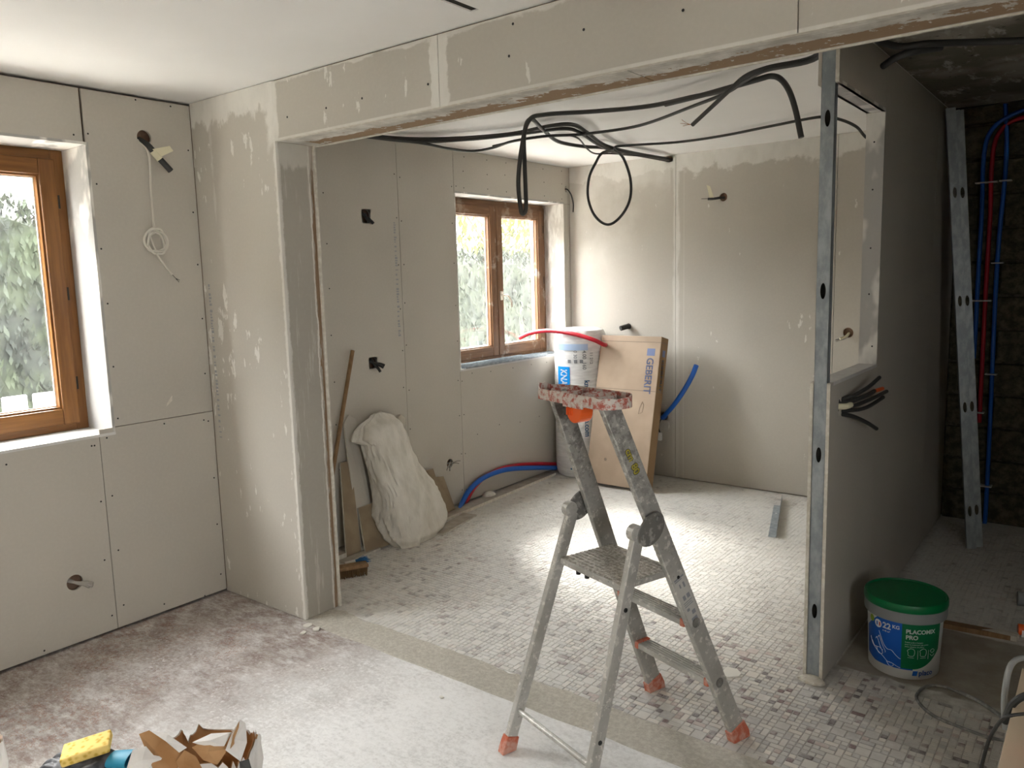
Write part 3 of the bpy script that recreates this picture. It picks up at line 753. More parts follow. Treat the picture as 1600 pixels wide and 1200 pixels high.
# ================================================================== OUTSIDE
struct(MB().box((-40, -30, -0.45), (30, 45, -0.35)).obj('ground', M['grass']))
rh = random.Random(21)
def leaf_mesh(n, fn, size):
    mb = MB()
    for _ in range(n):
        c, nrm = fn()
        q = (Vector(nrm) + Vector((rh.gauss(0, .6), rh.gauss(0, .6), rh.gauss(0, .6)))).normalized().to_track_quat('Z', 'Y')
        s_ = size * rh.uniform(.5, 1.3)
        mb.add([c + q @ Vector(p) for p in ((-s_*.35, 0, 0), (0, -s_, 0), (s_*.35, 0, 0), (0, s_, s_*.25))], [(0, 1, 2, 3)])
    return mb
rise = lambda y: min(2.2, max(0.0, (-.6 - y)) * .75)     # unseen stretch of conifers raised to keep sky light off the pier
def hedge(y0, y1, x0, x1, h, m, n, size, label, wav):
    root = thing('hedge', label, 'hedge', ((x0+x1)/2, (y0+y1)/2, -.35))
    og = Vector(root.location)
    k = 30; core = MB(); vv = []
    for i in range(k + 1):
        y = y0 + (y1-y0)*i/k; hh = h - .10 + wav*mnoise.noise((y*1.1, 0, 0)) + rise(y)
        vv += [Vector((x0+.1, y, -.35)) - og, Vector((x1-.12, y, -.35)) - og, Vector((x1-.14, y, hh-.1)) - og, Vector((x1-.3, y, hh)) - og, Vector((x0+.1, y, hh)) - og]
    core.add(vv, [(i*5+a, (i+1)*5+a, (i+1)*5+(a+1)%5, i*5+(a+1)%5) for i in range(k) for a in range(5)] + [(4,3,2,1,0), tuple(k*5+a for a in range(5))])
    core.obj('hedge_core', m, root)
    def fn():
        y = rh.uniform(y0, y1); hh = h + wav*mnoise.noise((y*1.1, 0, 0)) + rise(y)
        if rh.random() < .8: return Vector((x1 - .14 + rh.gauss(0, .05), y, rh.uniform(-.3, hh))) - og, (1, 0, .35)
        return Vector((rh.uniform(x0, x1), y, hh - .08 + rh.gauss(0, .05))) - og, (0, 0, 1)
    leaf_mesh(n, fn, size).obj('foliage', m, root, kind='stuff')
hedge(-10.0, 3.9, -4.9, -4.0, 2.36, M['leafA'], 30000, .06, 'tall loose dark green conifer hedge seen through the window by the white cable', .25)  # runs on past the view, added to cut light through the near windows
hedge(4.0, 13.0, -4.8, -4.0, 2.02, M['leafB'], 14000, .055, 'clipped flat-topped green hedge seen through the two-pane window', .03)
# trees and houses above the hedge
def tree(loc, h, r, label):
    root = thing('tree', label, 'tree', loc)
    MB().tube([(0,0,0), (.05,.03,h*.4), (0,.05,h*.75)], [.14, .10, .03], 8).obj('trunk', M['bark'], root)
    for k in range(9):
        a = k*2.4; p = Vector((.03, .03, h*(.35+.05*k)))
        q = p + Vector((math.cos(a)*r*.8, math.sin(a)*r*.8, h*.25))
        MB().tube(smooth_path([p, (p+q)/2 + Vector((0, 0, .1)), q], 4), .025, 5).obj('branch', M['bark'], root)
    def fn():
        while True:
            v = Vector((rh.uniform(-1, 1), rh.uniform(-1, 1), rh.uniform(-1, 1)))
            if .35 < v.length < 1: break
        return Vector((v.x*r, v.y*r, h*.68 + v.z*h*.36)), v
    leaf_mesh(3200, fn, .10).obj('crown', M['leafC'], root, kind='stuff')
tree((-6.3, 10.2, -.35), 5.0, 1.9, 'yellow-green spring tree behind the clipped hedge, right of the grey post')
tree((-7.0, 14.0, -.35), 5.4, 2.0, 'yellow-green spring tree furthest right behind the clipped hedge')
hs = thing('house', 'white boarded house beyond the conifer hedge outside the left window', 'house', (-11, 4.5, -.35))
MB().box((-2, -4, 0), (0, 4, 6)).obj('wall', M['render'], hs)
for k in range(24): MB().box((0, -4, .02 + .25*k), (.03, 4, .245 + .25*k)).obj('siding_board', M['render'], hs)
h2 = thing('house', 'pale house wall with a grey corner post behind the clipped hedge', 'house', (-13.5, 18.2, -.35))
MB().box((-2, -3.2, 0), (0, .9, 6)).obj('wall', M['render'], h2)
MB().box((0, .3, 0), (.12, .60, 6)).obj('corner_post', M['collar'], h2)
# white picket fence close outside window 1
fz = thing('picket_fence', 'white board fence low outside the left window', 'fence', (-2.5, 0, -.35))
fr_ = 0
for k in range(14):
    y = -1.9 + .200*k
    MB().box((0, y, .05), (.02, y + .165, 1.225)).obj('fence_board', M['fence'], fz, bevel=.012)
for z in (.35, .98): MB().box((-.05, -1.95, z), (-.0, .95, z + .07)).obj('fence_rail', M['fence'], fz)
# ================================================================== OBJECTS
def place(mb, og):
    for i, v in enumerate(mb.v): mb.v[i] = v - Vector(og)
    return mb
def seat_on_floor(mb, z=0.0):
    m_ = min(v.z for v in mb.v)
    for v in mb.v: v.z += z - m_
    return mb
def single(mb, name, m, label, cat, group=None, og=None, **k):
    if og is None:
        n = len(mb.v); og = Vector((sum(v.x for v in mb.v)/n, sum(v.y for v in mb.v)/n, min(v.z for v in mb.v)))
    return tag(mb.obj(name, m, None, origin=og, **k), label, cat, group)

# ------------------------------------------------------------------ step ladder
LB = Vector((2.325, 0.392, 0)); LU = Vector((0.9472, -0.3206, 0))
lad = thing('step_ladder', 'plaster-splattered aluminium step ladder with a red tray on top', 'ladder', LB, math.atan2(LU.y, LU.x))
LW = 0.415
def rail_pt(s, z): return Vector((( .085*z/1.243) if s == 0 else LW - .085*z/1.243, -0.520*z/1.243, z))
def fleg_pt(s, z): return Vector(((.045*z/.83) if s == 0 else LW - .045*z/.83, -0.700 + .272*z/.83, z))
def bar(p0, p1, wu, wv, nm, m, par=lad, bevel=.003, lip=False):
    """straight profile from p0 to p1, wu wide across the ladder, wv deep along it"""
    p0, p1 = Vector(p0), Vector(p1); t = (p1 - p0).normalized()
    u = Vector((1, 0, 0)); u = (u - t*u.dot(t)).normalized(); v = t.cross(u)
    vv = []
    for p in (p0, p1):
        for a, b in ((-1,-1), (1,-1), (1,1), (-1,1)): vv.append(p + u*a*wu/2 + v*b*wv/2)
    mb = MB().add(vv, [(0,1,2,3),(7,6,5,4),(0,4,5,1),(1,5,6,2),(2,6,7,3),(3,7,4,0)])
    return mb.obj(nm, m, par, bevel=bevel)
for s in (0, 1):
    r_ = bar(rail_pt(s, 0.035), rail_pt(s, 1.235), .022, .066, 'rail', M['alu'])
    sg = -1 if s == 0 else 1
    l_ = bar(fleg_pt(s, 0.035), fleg_pt(s, .81), .022, .042, 'support_leg', M['alu'])
    # hinge: side plate and knuckle
    hp = (rail_pt(s, .835) + fleg_pt(s, .82)) / 2 + Vector((sg*.014, 0, 0))
    d = (rail_pt(s, .86) - fleg_pt(s, .80)); an = math.atan2(d.z, d.y)
    poly = [(math.cos(2*PI*k/28)*.062, math.sin(2*PI*k/28)*.040*(1.0 if math.sin(2*PI*k/28) > 0 else 1.25)) for k in range(28)]
    Mx = Matrix.Translation(hp) @ Matrix.Rotation(an, 4, 'X') @ Matrix(((0,0,1,0),(1,0,0,0),(0,1,0,0),(0,0,0,1)))
    h_ = MB().prism(poly, .009 if sg > 0 else -.009, Mx).obj('hinge_plate', M['hinge'], lad, bevel=.002)
    for q in (-.036, .04):
        c = hp + Vector((sg*.009, 0, 0)) + Matrix.Rotation(an, 3, 'X') @ Vector((0, q, .006))
        MB().lathe([(.0085, 0), (.0085, .003), (.005, .005)], 12, Matrix.Translation(c) @ Matrix.Rotation(sg*PI/2, 4, 'Y')).obj('rivet', M['hinge'], h_)
    k0 = fleg_pt(s, .815) + Vector((0, -.012, .008))
    MB().tube([k0 - Vector((.013, 0, 0)), k0 + Vector((.013, 0, 0))], .026, 16).obj('hinge_knuckle', M['alu'], lad, bevel=.002)
    # rubber feet
    def foot(p, t, wu, wv):
        t = t.normalized(); u = Vector((1,0,0)); u = (u - t*u.dot(t)).normalized(); v = t.cross(u); vv = []
        for q, k in ((0.058, 1.0), (0.012, 1.10)):
            for a, b in ((-1,-1),(1,-1),(1,1),(-1,1)): vv.append(p + t*q + u*a*wu/2*k + v*b*wv/2*k)
        for a, b in ((-1,-1),(1,-1),(1,1),(-1,1)):
            q = p + u*a*wu/2*1.1 + v*b*wv/2*1.12; vv.append(Vector((q.x, q.y, 0.0)))
        MB().add(vv, [(3,2,1,0),(8,9,10,11)] + [(l*4+i, l*4+(i+1)%4, (l+1)*4+(i+1)%4, (l+1)*4+i) for l in (0,1) for i in range(4)]).obj('rubber_foot', M['foot'], lad, bevel=.003)
    foot(rail_pt(s, 0), rail_pt(s, 1) - rail_pt(s, 0), .030, .074)
    foot(fleg_pt(s, 0), fleg_pt(s, .8) - fleg_pt(s, 0), .030, .050)
    # steps' rivets on the outer rail faces and red end caps inside
    for z in (.235, .47):
        c = rail_pt(s, z) + Vector((sg*.011, 0, 0))
        MB().lathe([(.017, -.001), (.017, .002), (.012, .0035), (.010, .001), (0, .001)], 18, Matrix.Translation(c) @ Matrix.Rotation(sg*PI/2, 4, 'Y')).obj('rivet', M['hinge'], r_)
        cc = rail_pt(s, z) + Vector((-sg*.020, 0, 0))
        MB().box(cc + Vector((-.010, -.036, -.016)), cc + Vector((.010, .030, .012))).obj('step_cap', M['foot'], lad, bevel=.004)
    for z, L_ in ((.64, rail_pt),):
        c = L_(s, z) + Vector((sg*.011, 0, 0))
        MB().lathe([(.006, 0), (.006, .0015), (.003, .002)], 12, Matrix.Translation(c) @ Matrix.Rotation(sg*PI/2, 4, 'Y')).obj('rivet', M['screw'], r_)
    for z in (.595, .215):
        c = fleg_pt(s, z) + Vector((sg*.011, 0, 0))
        MB().lathe([(.0075, 0), (.0075, .002), (.004, .003), (.003, .001), (0, .001)], 12, Matrix.Translation(c) @ Matrix.Rotation(sg*PI/2, 4, 'Y')).obj('rivet', M['screw'], l_)
# two treads and the platform
for z in (.235, .47):
    a, b = rail_pt(0, z), rail_pt(1, z)
    mb = MB().box((a.x + .011, a.y - .034, z - .014), (b.x - .011, a.y + .030, z + .006))
    st = mb.obj('step', M['alu'], lad, bevel=.003)
    for k in range(5): MB().box((a.x + .014, a.y - .030 + k*.013, z + .006), (b.x - .014, a.y - .026 + k*.013, z + .0085)).obj('tread_rib', M['alu'], st)
pa, pb_ = rail_pt(0, .655), rail_pt(1, .655)
pf = MB().box((pa.x + .011, -.497, .640), (pb_.x - .011, -.262, .662)).obj('platform', M['alu'], lad, bevel=.004)
MB().box((pa.x + .013, -.494, .6622), (pb_.x - .013, -.265, .6635)).obj('platform_tread', M['tread'], pf)
for k in range(12): MB().box((pa.x + .014, -.490 + k*.0187, .6632), (pb_.x - .014, -.483 + k*.0187, .6655)).obj('tread_rib', M['tread'], pf)
for x in (.14, .185): MB().lathe([(.008, -.012), (.008, 0)], 12, Matrix.Translation((x, -.486, .640))).obj('stop_stud', M['black'], pf)
MB().tube([fleg_pt(0, .14), fleg_pt(1, .14)], .010, 12).obj('cross_bar', M['alu'], lad, smooth=True)
# red tool tray with two pot rings and an orange hook
ty0, ty1, tz = -.575, -.445, 1.232
tr = MB()
def rr_poly(x0, x1, y0, y1, r, n=6):
    out = []
    for cx, cy, a0 in ((x1-r, y0+r, -PI/2), (x1-r, y1-r, 0), (x0+r, y1-r, PI/2), (x0+r, y0+r, PI)):
        out += [(cx + r*math.cos(a0 + PI/2*k/n), cy + r*math.sin(a0 + PI/2*k/n)) for k in range(n+1)]
    return out
def ringwall(outer, inner, z0, z1, mb=None):
    mb = mb or MB(); n = len(outer)
    vv = [(x, y, z) for z in (z0, z1) for x, y in outer] + [(x, y, z) for z in (z0, z1) for x, y in inner]
    ff = []
    for i in range(n):
        j = (i+1) % n
        ff += [(i, j, n+j, n+i), (2*n+j, 2*n+i, 3*n+i, 3*n+j), (n+i, n+j, 3*n+j, 3*n+i), (j, i, 2*n+i, 2*n+j)]
    return mb.add(vv, ff)
tray = MB(); 
base = MB().prism(rr_poly(.022, .393, ty0, ty1, .055), .006, Matrix.Translation((0, 0, tz - .006)))
tb = base.obj('tray', M['redin'], lad)
rim = ringwall(rr_poly(.020, .395, ty0 - .002, ty1 + .002, .055), rr_poly(.0245, .3905, ty0 + .0025, ty1 - .0025, .052), tz - .012, tz + .022)
for v in rim.v:
    if v.z > tz: v.z += .006*mnoise.noise(v*30) + (.014 if v.x < .05 and v.y < -.5 and v.z > tz else 0)
rim.obj('tray_rim', M['redpl'], tb)
for cx, rad in ((.125, .052), (.285, .055)):
    o_ = [(cx + rad*math.cos(2*PI*k/32), -.51 + rad*.98*math.sin(2*PI*k/32)) for k in range(32)]
    i_ = [(cx + (rad-.004)*math.cos(2*PI*k/32), -.51 + (rad-.004)*.98*math.sin(2*PI*k/32)) for k in range(32)]
    ringwall(o_, i_, tz, tz + .021).obj('pot_ring', M['redpl'], tb)
MB().box((.19, ty0 - .004, tz - .020), (.285, ty0 + .004, tz + .021)).obj('tray_lip', M['redpl'], tb, bevel=.002)
hk = [(.20, 0), (.272, 0), (.272, -.018)] + [(.238 + .034*math.cos(a), -.022 - .034*math.sin(a)) for a in [PI*k/10 for k in range(11)]] + [(.204, -.018)]
hk = [(x, z) for x, z in hk]
mb = MB().prism(hk, .05, Matrix.Translation((0, ty0 + .052, tz - .012)) @ Matrix.Rotation(PI/2, 4, 'X'))
hko = mb.obj('bucket_hook', M['orange'], lad, bevel=.002)
for k in range(4): MB().box((.206 + k*.008, ty0 - .0015, tz - .045), (.209 + k*.008, ty0 + .003, tz - .012)).obj('hook_rib', M['orange'], hko)
# printed mark and sticker on the outer face of the nearer rail
def on_rail(vv, z0, off=.0115, s=1, along=0.0):
    p = rail_pt(s, z0); t = (rail_pt(s, 1.2) - rail_pt(s, 0)).normalized(); v = Vector((0, t.z, -t.y))
    return [p + Vector((off, 0, 0)) - t*q.x + v*(q.y + along) for q in vv]
for txt, z0, al in (('cm', 1.085, -.012), ('80', 1.035, -.012)):
    vv, ff = text2d(txt, .034, .0012, .0002)
    MB().add(on_rail(vv, z0, .0117, 1, al), ff).obj('lettering', M['yellow'], r_)
    vv, ff = text2d(txt, .034, .0026, .0001)
    MB().add(on_rail(vv, z0, .0114, 1, al), ff).obj('lettering_outline', M['black'], r_)
stk = MB().add(on_rail([Vector(p) for p in ((0, -.026, 0), (.19, -.026, 0), (.19, .026, 0), (0, .026, 0))], .645, .0116), [(0,1,2,3)]).obj('sticker', M['sticker'], r_)
for a, b, c_, d_ in ((.006, .012, -.022, .022), (.014, .018, -.022, .01), (.03, .045, -.01, -.004), (.03, .05, .006, .014), (.075, .092, -.014, -.002), (.075, .092, .004, .018), (.10, .103, -.02, .02), (.107, .110, -.02, .016), (.114, .117, -.02, .02), (.125, .135, -.016, -.004), (.14, .155, .0, .016), (.165, .182, -.012, .014)):
    MB().add(on_rail([Vector(p) for p in ((a, c_, 0), (b, c_, 0), (b, d_, 0), (a, d_, 0))], .645, .0118), [(0,1,2,3)]).obj('sticker_print', M['inkg'], r_)

# ------------------------------------------------------------------ pail of jointing compound
BK = Vector((3.064, 1.135, 0))
pail = thing('plaster_pail', 'white plaster pail with green lid and blue and green label', 'pail', BK)
def prad(z): return .1295 + .011*z/.27
_b = MB().lathe([(0, .004), (.116, .004), (.124, 0), (.1295, .006), (prad(.262), .262), (prad(.262)-.01, .262)], 56)
pail_body = _b.obj('body', M['pail'], pail, smooth=True)
MB().lathe([(prad(.235)+.001, .235), (.1505, .238), (.152, .246), (.1515, .284), (.140, .285)], 56).obj('collar', M['collar'], pail, smooth=True)
MB().lathe([(.138, .280), (.1535, .282), (.155, .287), (.1545, .306), (.151, .313), (.146, .3135), (.143, .308), (.06, .309), (0, .310)], 56).obj('lid', M['green'], pail, smooth=True)
vd = Vector((CP.x - BK.x, CP.y - BK.y)); A0 = math.atan2(vd.y, vd.x)
def wrap(u, z, off=0.0006):          # u metres along the pail's side, 0 facing the camera, to the right positive
    r = prad(z) + off; a = A0 + u / .140
    return (r*math.cos(a), r*math.sin(a), z)
def panel(u0, u1, lo, hi, nm, m, off=.0005, par=pail_body, n=28):
    vv = []; 
    for i in range(n+1):
        u = u0 + (u1-u0)*i/n
        vv += [wrap(u, lo(u), off), wrap(u, (lo(u)+hi(u))/2, off), wrap(u, hi(u), off)]
    return MB().add(vv, [(i*3+k, (i+1)*3+k, (i+1)*3+k+1, i*3+k+1) for i in range(n) for k in (0,1)]).obj(nm, m, par, smooth=True)
TOP = lambda u: .236
lb = panel(-.175, -.008, lambda u: .042 + max(0, (-.12-u))*0.3, lambda u: min(.236, .182 + (u+.165)*.9) if u < -.105 else .236, 'label', M['lblue'])
panel(-.008, .035, lambda u: .047, TOP, 'label', M['lgreen']); panel(.035, .155, lambda u: .047 + (u-.035)**2*5.2, TOP, 'label', M['lgreen'])
panel(-.030, .038, lambda u: .042, lambda u: .060, 'label', M['lblue'], .0004)
def ptext(txt, size, u, z, m, bold=0.0, al='LEFT', off=.0012):
    vv, ff = text2d(txt, size, bold, .0001, al)
    return MB().add([wrap(u + v.x, z + v.y, off) for v in vv], ff).obj('lettering', m, pail_body)
ptext('22', .034, -.083, .196, M['white'], .0012); ptext('KG', .020, -.044, .206, M['white'], .0007); ptext('± 45 m²', .0095, -.083, .182, M['white'], .0003)
ptext('PLACOMIX', .0235, .006, .196, M['white'], .0009); ptext('PRO', .0235, .006, .172, M['white'], .0009)
for k, t_ in enumerate(('Enduit prêt à l\'emploi', 'pour le traitement des joints', 'entre plaques de plâtre')): ptext(t_, .0078, .004, .157 - k*.009, M['white'])
ptext('placo', .030, .062, .022, M['lblue'], .0006)
MB().add([wrap(u, z, .0013) for u, z in ((.036, .020), (.055, .020), (.058, .040), (.039, .040))], [(0,1,2,3)]).obj('logo', M['lblue'], pail_body)
def pline(pts, m=M['white'], r=.0010):
    return MB().tube([wrap(u, z, .0008) for u, z in [(q.x, q.y) for q in smooth_path([Vector((a, b, 0)) for a, b in pts], 5)]], r, 5).obj('line_drawing', m, pail_body)
for pts in ([(-.100, .176), (-.092, .158), (-.078, .128), (-.062, .112), (-.045, .112), (-.03, .098), (-.015, .086), (-.009, .085)],
            [(-.104, .146), (-.10, .155), (-.096, .15), (-.082, .120), (-.070, .100), (-.071, .094)],
            [(-.116, .136), (-.112, .144), (-.106, .138), (-.094, .112), (-.084, .098), (-.082, .102)],
            [(-.150, .132), (-.138, .108), (-.118, .094), (-.104, .086), (-.090, .080), (-.078, .073), (-.06, .060), (-.04, .058), (-.022, .050), (-.009, .046)],
            [(-.112, .100), (-.098, .106), (-.086, .100), (-.082, .086), (-.094, .080), (-.106, .086), (-.112, .100)],
            [(-.064, .060), (-.054, .046), (-.044, .044), (-.036, .050), (-.040, .058), (-.055, .060)],
            [(-.140, .118), (-.125, .102), (-.11, .104)]): pline(pts)
for u in (.054, .098): pline([(u, .090), (u, .105), (u, .128)], r=.0007)
for cx in (.028, .075): pline([(cx-.011, .118), (cx-.013, .126), (cx, .134), (cx+.013, .126), (cx+.010, .104), (cx-.009, .104), (cx-.011, .118)], r=.0008)
pline([(.106, .124), (.118, .130), (.128, .122), (.116, .114), (.106, .124)], r=.0008); pline([(.106, .110), (.118, .100), (.128, .108)], r=.0008)
for u in (.016, .064): pline([(u, .0955), (u + .012, .0955), (u + .024, .0955)], r=.0006)
def disc(u, z, r, m, off=.0012):
    MB().add([wrap(u, z, off)] + [wrap(u + r*math.cos(2*PI*k/20), z + r*math.sin(2*PI*k/20), off) for k in range(20)], [(0, 1+k, 1+(k+1)%20) for k in range(20)]).obj('badge', m, pail_body)
disc(-.140, .214, .014, M['lime']); disc(-.104, .205, .017, M['white'], .0014)
MB().add([wrap(u, z, .0018) for u, z in ((-.099, .197), (-.093, .197), (-.093, .213), (-.099, .213))], [(0,1,2,3)]).obj('badge', M['lred'], pail_body)
MB().add([wrap(u, z, .0018) for u, z in ((-.112, .197), (-.106, .197), (-.106, .213), (-.112, .213))], [(0,1,2,3)]).obj('badge', M['lblue'], pail_body)

# ------------------------------------------------------------------ roll of insulation
RC = Vector((0.245, 3.125, 0)); rr0 = .208; rh_ = 1.20
roll = thing('insulation_roll', 'tall white film-wrapped insulation roll with blue logo label standing in the corner', 'insulation roll', RC)
prof = [(0, .01), (.15, 0), (.19, .012), (.205, .05)] + [(rr0, .1 + k*.1) for k in range(10)] + [(rr0, 1.10), (.204, 1.15), (.185, 1.185), (.14, rh_), (.06, 1.192), (0, 1.188)]
mb = MB().lathe(prof, 48)
for v in mb.v:
    a = math.atan2(v.y, v.x); w_ = .004*mnoise.noise((math.cos(a)*2, math.sin(a)*2, v.z*9)) + .003*mnoise.noise((math.cos(a)*3, math.sin(a)*3, v.z*30))
    v.x += w_*math.cos(a)*1.2; v.y += w_*math.sin(a)*1.2
film = mb.obj('wrap_film', M['film'], roll, smooth=True)
RA = math.atan2(CP.y - RC.y, CP.x - RC.x)
def rwrap(u, z, off=.006): return ((rr0 + off)*math.cos(RA + u/rr0), (rr0 + off)*math.sin(RA + u/rr0), z)
def rpanel(u0, u1, z0, z1, nm, m, off=.005, n=14):
    vv = [rwrap(u0 + (u1-u0)*i/n, z, off) for i in range(n+1) for z in (z0, z1)]
    MB().add(vv, [(2*i, 2*i+2, 2*i+3, 2*i+1) for i in range(n)]).obj(nm, m, film, smooth=True)
rpanel(-.205, -.085, .58, .905, 'logo_label', M['cyan'])
rpanel(-.20, .06, 1.035, 1.085, 'print_band', M['filmblue'], .0045)
def rtext(txt, size, u, z, m, bold=0.0, off=.0068, al='LEFT'):      # reading downwards
    vv, ff = text2d(txt, size, bold, .0001, al)
    MB().add([rwrap(u + v.y, z - v.x, off) for v in vv], ff).obj('lettering', m, film)
def rtextc(txt, size, u, z, L_, m, bold):                            # reading downwards, set to a total length
    vv, ff = text2d(txt, size, bold, .0001); k = L_ / max(v.x for v in vv)
    MB().add([rwrap(u + v.y, z - v.x*k, .0068) for v in vv], ff).obj('lettering', m, film)
rtextc('KNAUF', .085, -.168, .885, .20, M['white'], .003); rtextc('knaufinsulation.com', .058, .030, .80, .45, M['navy'], .0012)
rtext('4.00  160', .040, .018, 1.035, M['inkg'], .0008); rtext('11 212', .034, .075, 1.02, M['inkg'], .0006); rtext('0 30', .036, -.050, 1.035, M['inkg'], .0004);
for u in (-.10, -.05, -.005): rpanel(u, u + .026, .935, .962, 'print_square', M['inkg'], .0052, 3)
for u, w_ in ((-.09, .012), (-.068, .03), (-.032, .02), (-.006, .028)): rpanel(u, u + w_, .078, .09, 'print_mark', M['navy'], .0055, 3)
o_ = [(.045 + .016*math.cos(2*PI*k/20), .083 + .016*math.sin(2*PI*k/20)) for k in range(20)]
MB().tube([rwrap(a, b, .005) for a, b in o_ + o_[:1]], .003, 5).obj('print_ring', M['navy'], film)

# ------------------------------------------------------------------ long cardboard box leaning to the wall
BX = Vector((.462, 2.835, 0)); lean = math.atan2(.27, 1.12)
box = thing('cardboard_box', 'tall flat brown cardboard box leaning beside the insulation roll', 'cardboard box', BX)
BT = .115; BWd = .520; BL = 1.152
Mb = Matrix.Rotation(-lean, 4, 'X')
Mb = Matrix.Translation((0, 0, 0)) @ Mb
def bxw(p): return Mb @ Vector(p)
zoff = 0.0 + math.sin(lean)*BT
Mb = Matrix.Translation((0, 0, zoff)) @ Mb
_c = MB().box((0, 0, 0), (BWd, BT, BL), Mb)
carton = _c.obj('carton', M['kraft'], box, bevel=.003)
MB().box((BWd, .003, .003), (BWd + .0008, BT - .003, BL - .003), Mb).obj('carton_side', M['kraftd'], carton)
for z in (1.105, .735): 
    MB().box((.003, -.0006, z), (BWd - .003, .0005, z + .0045), Mb).obj('crease', M['line'], carton); MB().box((BWd + .0006, .004, z), (BWd + .0014, BT - .004, z + .0045), Mb).obj('crease', M['line'], carton)
vv, ff = text2d('GEBERIT', .098, .0022, .0001)
MB().add([Mb @ Vector((.418 + v.y*.82, -.0008, .990 - v.x*.74)) for v in vv], ff).obj('lettering', M['ink'], carton)
MB().box((.412, -.0012, 1.005), (.478, .0002, 1.060), Mb).obj('logo_square', M['ink'], carton)
vv, ff = text2d('GEBERIT', .066, .001, .0001)
MB().add([Mb @ Vector((BWd + .0016, .04 + v.y*.8, .985 - v.x)) for v in vv], ff).obj('lettering', M['ink'], carton)
MB().box((BWd + .0006, .038, 1.005), (BWd + .0016, .082, 1.055), Mb).obj('logo_square', M['ink'], carton)
MB().tube([Mb @ Vector(p) for p in ((.395, -.0008, .56), (.425, -.0008, .575), (.432, -.0008, .63), (.418, -.0008, .655), (.400, -.0008, .60), (.395, -.0008, .56))], .0012, 5).obj('hand_slot', M['line'], carton)
MB().lathe([(.012, 0), (.011, .002), (0, .001)], 10, Mb @ Matrix.Translation((.155, 0, .19)) @ Matrix.Rotation(PI/2, 4, 'X')).obj('puncture', M['line'], carton)

# ------------------------------------------------------------------ woven rubble sack
SK = Vector((.255, 1.17, 0))
mb = MB(); n = 96; rows = 84; vv = []
def lerp_tab(t_, tab):
    for (a0, v0), (a1, v1) in zip(tab, tab[1:]):
        if t_ <= a1:
            k = (t_ - a0)/(a1 - a0); k = k*k*(3 - 2*k); return v0 + (v1 - v0)*k
    return tab[-1][1]
def ridge(p): return 1 - 2*abs(mnoise.noise(p))
for i in range(rows + 1):
    t_ = i / rows; z = .815*t_
    cx = .245 - .135*t_; cy = lerp_tab(t_, [(0, 1.165), (.3, 1.16), (.75, 1.06), (1, 1.025)])
    ry = lerp_tab(t_, [(0, .185), (.06, .222), (.2, .238), (.45, .195), (.7, .155), (.88, .150), (.95, .13), (1, .03)])
    rx = lerp_tab(t_, [(0, .10), (.06, .125), (.25, .135), (.6, .10), (.9, .075), (1, .015)])
    for k in range(n):
        a = 2*PI*k/n; ca, sa = math.cos(a), math.sin(a)
        q = Vector((ca*1.3, sa*1.3, z*2.2)); f = .060*mnoise.noise(q) + .026*ridge(Vector((ca*1.9 + z*2.6, sa*1.9 - z*2.2, z*3.4))) + .016*ridge(Vector((ca*5 - z*3, sa*5, z*6 + 3))) + .006*mnoise.noise(Vector((ca*12, sa*12, z*20)))
        f *= min(1, t_*10) * (1 if t_ < .95 else .4)
        x = cx + (rx + f*.55)*ca; y = cy + (ry + f*.75)*sa
        hood = max(0, 1 - abs(t_ - .90)/.11)
        if sa < 0: y -= .055*hood*-sa
        zz = z - (.06*hood*max(0, -sa)) + (.012*mnoise.noise(Vector((x*9, y*9, z*4))) if i else 0)
        if t_ < .08 and ca > .3 and -.9 < sa < -.3: x += .03*(1 - t_/.08); y -= .02*(1 - t_/.08)
        if y < .99: x = max(x, .02 + .15*max(0, 1 - zz/.78))
        vv.append((max(x, .012), y, max(zz, 0.0)))
mb.add(vv, [(i*n+k, i*n+(k+1)%n, (i+1)*n+(k+1)%n, (i+1)*n+k) for i in range(rows) for k in range(n)] + [tuple(reversed(range(n))), tuple(range(rows*n, rows*n+n))])
sack = thing('rubble_sack', 'full white woven sack leaning against the wall between plasterboard offcuts', 'sack', SK)
place(mb, SK); mb.obj('bag', M['sack'], sack, smooth=True)
mb = MB().lathe([(0, -.05), (.03, -.045), (.055, -.01), (.05, .03), (.03, .05), (0, .052)], 16)
for v in mb.v: v += v.normalized()*.016*mnoise.noise(v*38) if v.length > 1e-5 else Vector()
for v in mb.v: v.x = v.x*.8 + .075; v.y = v.y*1.1 + 1.225; v.z = v.z*1.15 + .705
place(mb, SK); mb.obj('plastic_liner', M['plastic_clear'], sack, smooth=True)

